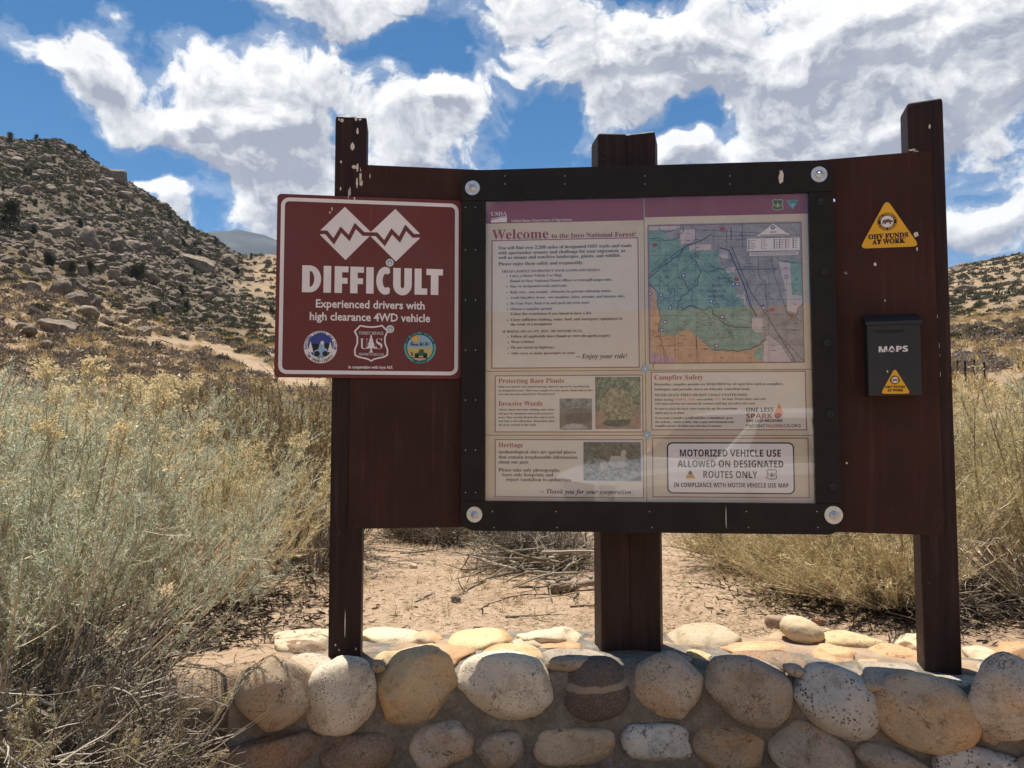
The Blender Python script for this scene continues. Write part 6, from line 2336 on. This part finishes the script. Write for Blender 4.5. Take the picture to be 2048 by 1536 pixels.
# ---- pinyon trees on the mountain
def tree_proto(seed, h):
    q = np.random.RandomState(seed)
    P, _ = curve_pts(np.array([[0, 0, -.15]]), np.array([[.05, 0, 1.]]), [h * .85], 7, q, .25)
    tr = MB()
    tr.add(*tubes(P, np.linspace(.16, .03, 7)[None], 6))
    m = 26
    t = q.uniform(.18, 1.0, m)
    b = P[0, np.minimum((t * 6).astype(int), 6)]
    az = q.rand(m) * 6.28
    L = (1.05 - t * .75) * h * .36 * q.uniform(.7, 1.2, m)
    BP, _ = curve_pts(b, np.column_stack([np.cos(az), np.sin(az), .25 + .6 * t]), L, 5, q, .4, .3)
    tr.add(*tubes(BP, np.linspace(.05, .015, 5)[None] * np.ones((m, 1)), 4))
    cr = MB()
    nl = 70
    c = np.repeat(BP[:, 1:].reshape(-1, 3), nl // 4, 0)
    o = q.normal(size=c.shape) * h * .055
    cr.add(*blades(c + o, o + [0, 0, .1] + q.normal(size=c.shape) * .1, q.uniform(.14, .32, len(c)), q.uniform(.06, .12, len(c)), q, .4))
    return tr.mesh('trunk', M['bark']), cr.mesh('crown', M['juniper'])


TREES = [tree_proto(300 + k, 2.6 + .5 * k) for k in range(4)]


def put_tree(P, s, label, group=None):
    e = empty('pinyon_tree', tuple(P), label, 'tree', group)
    e.scale = (s, s, s)
    e.rotation_euler = (0, 0, rs.rand() * 6.28)
    t, c = TREES[rs.randint(4)]
    for nm, me in (('trunk', t), ('crown', c)):
        o = bpy.data.objects.new(nm, me)
        COL.objects.link(o)
        o.parent = e


for px, py, hpx, lab in [(20, 287, 17, 'lone dark tree standing on the far left of the summit'), (15, 470, 56, 'large dark tree at the left picture edge halfway down the mountain'), (98, 538, 38, 'dark green tree above the boulder cluster'), (142, 548, 26, 'dark tree right of the tree above the boulder cluster'),
                     (176, 548, 28, 'dark green tree in the gully above the trail'), (268, 560, 36, 'bushy dark tree left of the reddish rock spire'), (283, 565, 30, 'second bushy tree touching the reddish rock spire'), (168, 318, 14, 'small tree on the upper right skyline of the mountain'), (372, 625, 22, 'dark tree where the mountain foot meets the shrub-dotted slope'),
                     (340, 442, 16, 'small dark tree low on the mountain skyline'), (432, 478, 16, 'small tree on the mountain\'s low right shoulder'), (545, 632, 20, 'dark tree on the shrub-dotted slope beside the square sign')]:
    P, r = hit_ground(px, py, 14)
    if r > 330:
        P, r = hit_ground(px, py + 16, 14)
    put_tree(P, hpx * r / FPX / 3.2, lab)
x, y, r = scatter(1600, -700, 520, 95, 280)
k = rs.rand(len(x)) < np.clip(.22 + .5 * patch(x, y, 35, 21) + .25 * sstep(200, 260, r), 0, .7) * sstep(520, 400, px_of(x, y))
for xx_, yy_, rr_ in list(zip(x[k], y[k], r[k]))[:170]:
    put_tree((xx_, yy_, float(ground(xx_, yy_))), rs.uniform(.25, .75), 'small dark pinyon tree among the boulders on the mountain', 'pinyon trees on the mountain')

# ---- mid-distance brush between the near bushes and the slope
for (px, r, key, s, rot) in [(40, 9.5, 'sage_b', .95, 1), (170, 10.5, 'straw_a', .9, 2), (330, 9.8, 'sage_a', .9, 3), (450, 9.0, 'rust_a', 1.1, 1.5), (110, 13, 'sage_a', .95, 0), (260, 14, 'rust_a', 1.0, 2.4), (400, 13, 'sage_b', .95, 4), (540, 12.5, 'sage_a', .9, 5),
                             (-40, 8.5, 'rust_a', 1.0, 3.3), (640, 11, 'sage_b', .9, 0.7), (760, 13, 'sage_a', .9, 2), (900, 12, 'rust_a', .9, 1), (1500, 12, 'sage_a', .9, 1), (1700, 11, 'straw_a', .9, 3)]:
    a = math.atan2(px - 1024, FPX)
    put_shrub(key, math.sin(a) * r, math.cos(a) * r, rot, s, 'rabbitbrush or bitterbrush farther back behind the near bushes', 'brush farther back behind the kiosk')
for (px, r, s, rot) in [(1930, 9.5, .62, 1), (2030, 10.5, .6, 2.2), (1975, 8.2, .72, 0.3), (2085, 9.0, .8, 4.4)]:
    a = math.atan2(px - 1024, FPX)
    put_shrub('straw_a', math.sin(a) * r, math.cos(a) * r, rot, s, 'golden rabbitbrush in front of the steel fence posts', 'golden brush before the fence')

# ---- steel fence posts with pale tips
m_tip = m_flat('post_tip', (.42, .43, .44), .6)
m_fp = m_paint('fence_steel', (.028, .020, .018), (.060, .040, .032), scale=20, rough=.7)
for px, py0, py1, tip in ((1916, 762, 720, 704), (1932, 777, 721, 706), (1950, 766, 719, 704), (1970, 774, 724, 708), (1995, 764, 726, 709), (2026, 770, 734, 714)):
    r = 1.30 * FPX / (py0 - tip) * .95
    d = ray(px, py0)
    h = math.hypot(d[0], d[1])
    P = np.array([d[0] / h * r, d[1] / h * r, 0])
    P[2] = float(ground(P[0], P[1]))
    zt_, zp_ = CAMZ + ray(px, tip)[2] / h * r, CAMZ + ray(px, py1)[2] / h * r
    e = empty('fence_post', tuple(P), 'dark steel fence post with a pale tip in the golden grass', 'fence post', 'steel fence posts on the right')
    L = [(-.030, -.005), (.030, -.005), (.030, .005), (.006, .005), (.006, .034), (-.006, .034), (-.006, .005), (-.030, .005)]
    for nm, z0, z1, mt in (('shaft', P[2] - .3, zp_, m_fp), ('tip', zp_, zt_, m_tip)):
        b = MB()
        n = len(L)
        V = [(P[0] + u, P[1] - v, z) for z in (z0, z1) for u, v in L]
        b.add(V, [(i, n + i, n + (i + 1) % n, (i + 1) % n) for i in range(n)] + [tuple(range(n, 2 * n))[::-1]])
        if nm == 'shaft':
            for q in range(int((z1 - z0) / .09)):
                zz = z0 + .05 + q * .09
                Vb, Fb = bevel_box(.018, .012, .022, 0)
                b.add(Vb + [P[0], P[1] - .038, zz], Fb)
        b.build(nm, mt, e)
# ------------------------------------------------------------------ the white vehicle parked behind the viewer, mirrored in the display glass
car_z = float(ground(1.5, -3.6))
car = empty('parked_car', (1.85, -3.75, car_z), 'white parked four wheel drive whose reflection crosses the lower display glass', 'car')
M['carpaint'] = m_flat('car_white', (.78, .78, .77), .25, .02, .5)
M['carglass'] = m_flat('car_glass', (.02, .022, .025), .08, .02, .5)
M['tyre'] = m_flat('tyre_rubber', (.02, .02, .02), .8)
M['plastic'] = m_flat('trim_plastic', (.035, .035, .037), .6)
CA = math.atan2(.50, -.85)
_ca, _sa = math.cos(CA), math.sin(CA)


def cpt(V):
    """car coordinates (forward, left, up) -> world"""
    V = np.asarray(V, float)
    return np.column_stack([1.85 + V[:, 0] * _ca - V[:, 1] * _sa, -3.75 + V[:, 0] * _sa + V[:, 1] * _ca, car_z + V[:, 2]])


def loft(sections):
    n = len(sections[0])
    V = np.concatenate([np.asarray(s, float) for s in sections])
    F = [(k * n + i, k * n + (i + 1) % n, (k + 1) * n + (i + 1) % n, (k + 1) * n + i) for k in range(len(sections) - 1) for i in range(n)]
    F += [tuple(range(n))[::-1], tuple(range((len(sections) - 1) * n, len(sections) * n))]
    return V, F


def xsec(x, w, z0, z1, r=.12):
    return [(x, -w + r * .3, z0), (x, w - r * .3, z0), (x, w, z0 + .12), (x, w, z1 - r * 1.4), (x, w - r * .4, z1 - r * .4), (x, w - r * 1.6, z1), (x, -w + r * 1.6, z1), (x, -w + r * .4, z1 - r * .4), (x, -w, z1 - r * 1.4), (x, -w, z0 + .12)]


V, F = loft([xsec(2.38, .70, .48, .92), xsec(2.30, .86, .42, 1.02), xsec(2.05, .93, .38, 1.09), xsec(1.3, .95, .36, 1.15), xsec(.95, .95, .36, 1.18), xsec(-1.0, .95, .36, 1.20), xsec(-2.0, .94, .38, 1.20), xsec(-2.32, .88, .44, 1.16), xsec(-2.38, .80, .50, 1.0)])
o = MB().add(cpt(V), F).build('body', M['carpaint'], car, smooth=False)
V, F = loft([[(1.05, -.86, 1.16), (1.05, .86, 1.16), (-2.25, .86, 1.17), (-2.25, -.86, 1.17)], [(.62, -.80, 1.50), (.62, .80, 1.50), (-2.12, .80, 1.52), (-2.12, -.80, 1.52)], [(.30, -.72, 1.76), (.30, .72, 1.76), (-1.98, .70, 1.78), (-1.98, -.70, 1.78)], [(.0, -.62, 1.82), (.0, .62, 1.82), (-1.8, .60, 1.84), (-1.8, -.60, 1.84)]])
o = MB().add(cpt(V), F).build('cabin', M['carpaint'], car)
for nm, q in (('windscreen', [(1.00, -.78, 1.22), (1.00, .78, 1.22), (.345, .69, 1.74), (.345, -.69, 1.74)]), ('side_window', [(.62, .865, 1.24), (-.35, .868, 1.24), (-.35, .765, 1.70), (.32, .755, 1.70)]), ('side_window', [(-.45, .868, 1.24), (-1.4, .868, 1.24), (-1.4, .765, 1.70), (-.45, .765, 1.70)]),
              ('side_window', [(.62, -.865, 1.24), (-.35, -.868, 1.24), (-.35, -.765, 1.70), (.32, -.755, 1.70)]), ('side_window', [(-.45, -.868, 1.24), (-1.4, -.868, 1.24), (-1.4, -.765, 1.70), (-.45, -.765, 1.70)])):
    a = np.array(q)
    nr_ = np.cross(a[1] - a[0], a[2] - a[0])
    nr_ /= np.linalg.norm(nr_)
    if (nr_[0] < 0 if nm == 'windscreen' else nr_[1] * a[0, 1] < 0):
        nr_ = -nr_
    MB().add(cpt(np.vstack([a - nr_ * .02, a + nr_ * .014])), [(0, 1, 2, 3), (4, 5, 6, 7), (0, 1, 5, 4), (1, 2, 6, 5), (2, 3, 7, 6), (3, 0, 4, 7)]).build(nm, M['carglass'], car)
for sx in (1.45, -1.45):
    for sy in (.90, -.90):
        n = 28
        prof = [(.20, .02), (.22, .10), (.34, .12), (.37, .08), (.37, -.08), (.34, -.12), (.20, -.12)]
        V = np.concatenate([[(sx + r * math.cos(2 * math.pi * i / n), sy + math.copysign(1, sy) * h, .37 + r * math.sin(2 * math.pi * i / n)) for i in range(n)] for r, h in prof])
        w = MB().add(cpt(V), [(k * n + i, k * n + (i + 1) % n, (k + 1) * n + (i + 1) % n, (k + 1) * n + i) for k in range(len(prof) - 1) for i in range(n)]).build('wheel', M['tyre'], car, smooth=True)
        V = [(sx + .215 * math.cos(2 * math.pi * i / 20), sy + math.copysign(.05, sy), .37 + .215 * math.sin(2 * math.pi * i / 20)) for i in range(20)]
        MB().add(cpt(V), [tuple(range(20))]).build('rim', M['steel'], w)
for y in (.62, -.62):
    Vb, Fb = bevel_box(.10, .34, .17, .03)
    MB().add(cpt(Vb + [2.33, y, .86]), Fb).build('headlight', M['steel'], car)
Vb, Fb = bevel_box(.08, .80, .22, .02)
g_ = MB().add(cpt(Vb + [2.37, 0, .82]), Fb)
for k in range(4):
    Vb, Fb = bevel_box(.03, .76, .018, 0)
    g_.add(cpt(Vb + [2.415, 0, .75 + k * .048]), Fb)
g_.build('grille', M['plastic'], car)
Vb, Fb = bevel_box(.22, 1.78, .20, .05)
MB().add(cpt(Vb + [2.36, 0, .52]), Fb).build('bumper', M['plastic'], car)
for y in (1.06, -1.06):
    Vb, Fb = bevel_box(.14, .20, .15, .04)
    MB().add(cpt(Vb + [.72, y, 1.22]), Fb).build('wing_mirror', M['carpaint'], car)
# ------------------------------------------------------------------ thin desert haze
m_, N_ = new_mat('haze_air')
pv = N_.n('ShaderNodeVolumePrincipled', {'Color': (.62, .78, 1.0, 1), 'Density': .00007, 'Anisotropy': .2})
ou = N_.n('ShaderNodeOutputMaterial')
m_.node_tree.links.new(pv.outputs[0], ou.inputs['Volume'])
mb = MB()
x0, x1, y0, y1, z0, z1 = -4650, 4650, -4650, 4650, -40, 720
V = [(x, y, z) for z in (z0, z1) for x, y in ((x0, y0), (x1, y0), (x1, y1), (x0, y1))]
mb.add(V, [(3, 2, 1, 0), (4, 5, 6, 7), (0, 1, 5, 4), (1, 2, 6, 5), (2, 3, 7, 6), (3, 0, 4, 7)])
tag(mb.build('haze', m_), 'thin bluish haze over the valley', 'haze', kind='stuff')
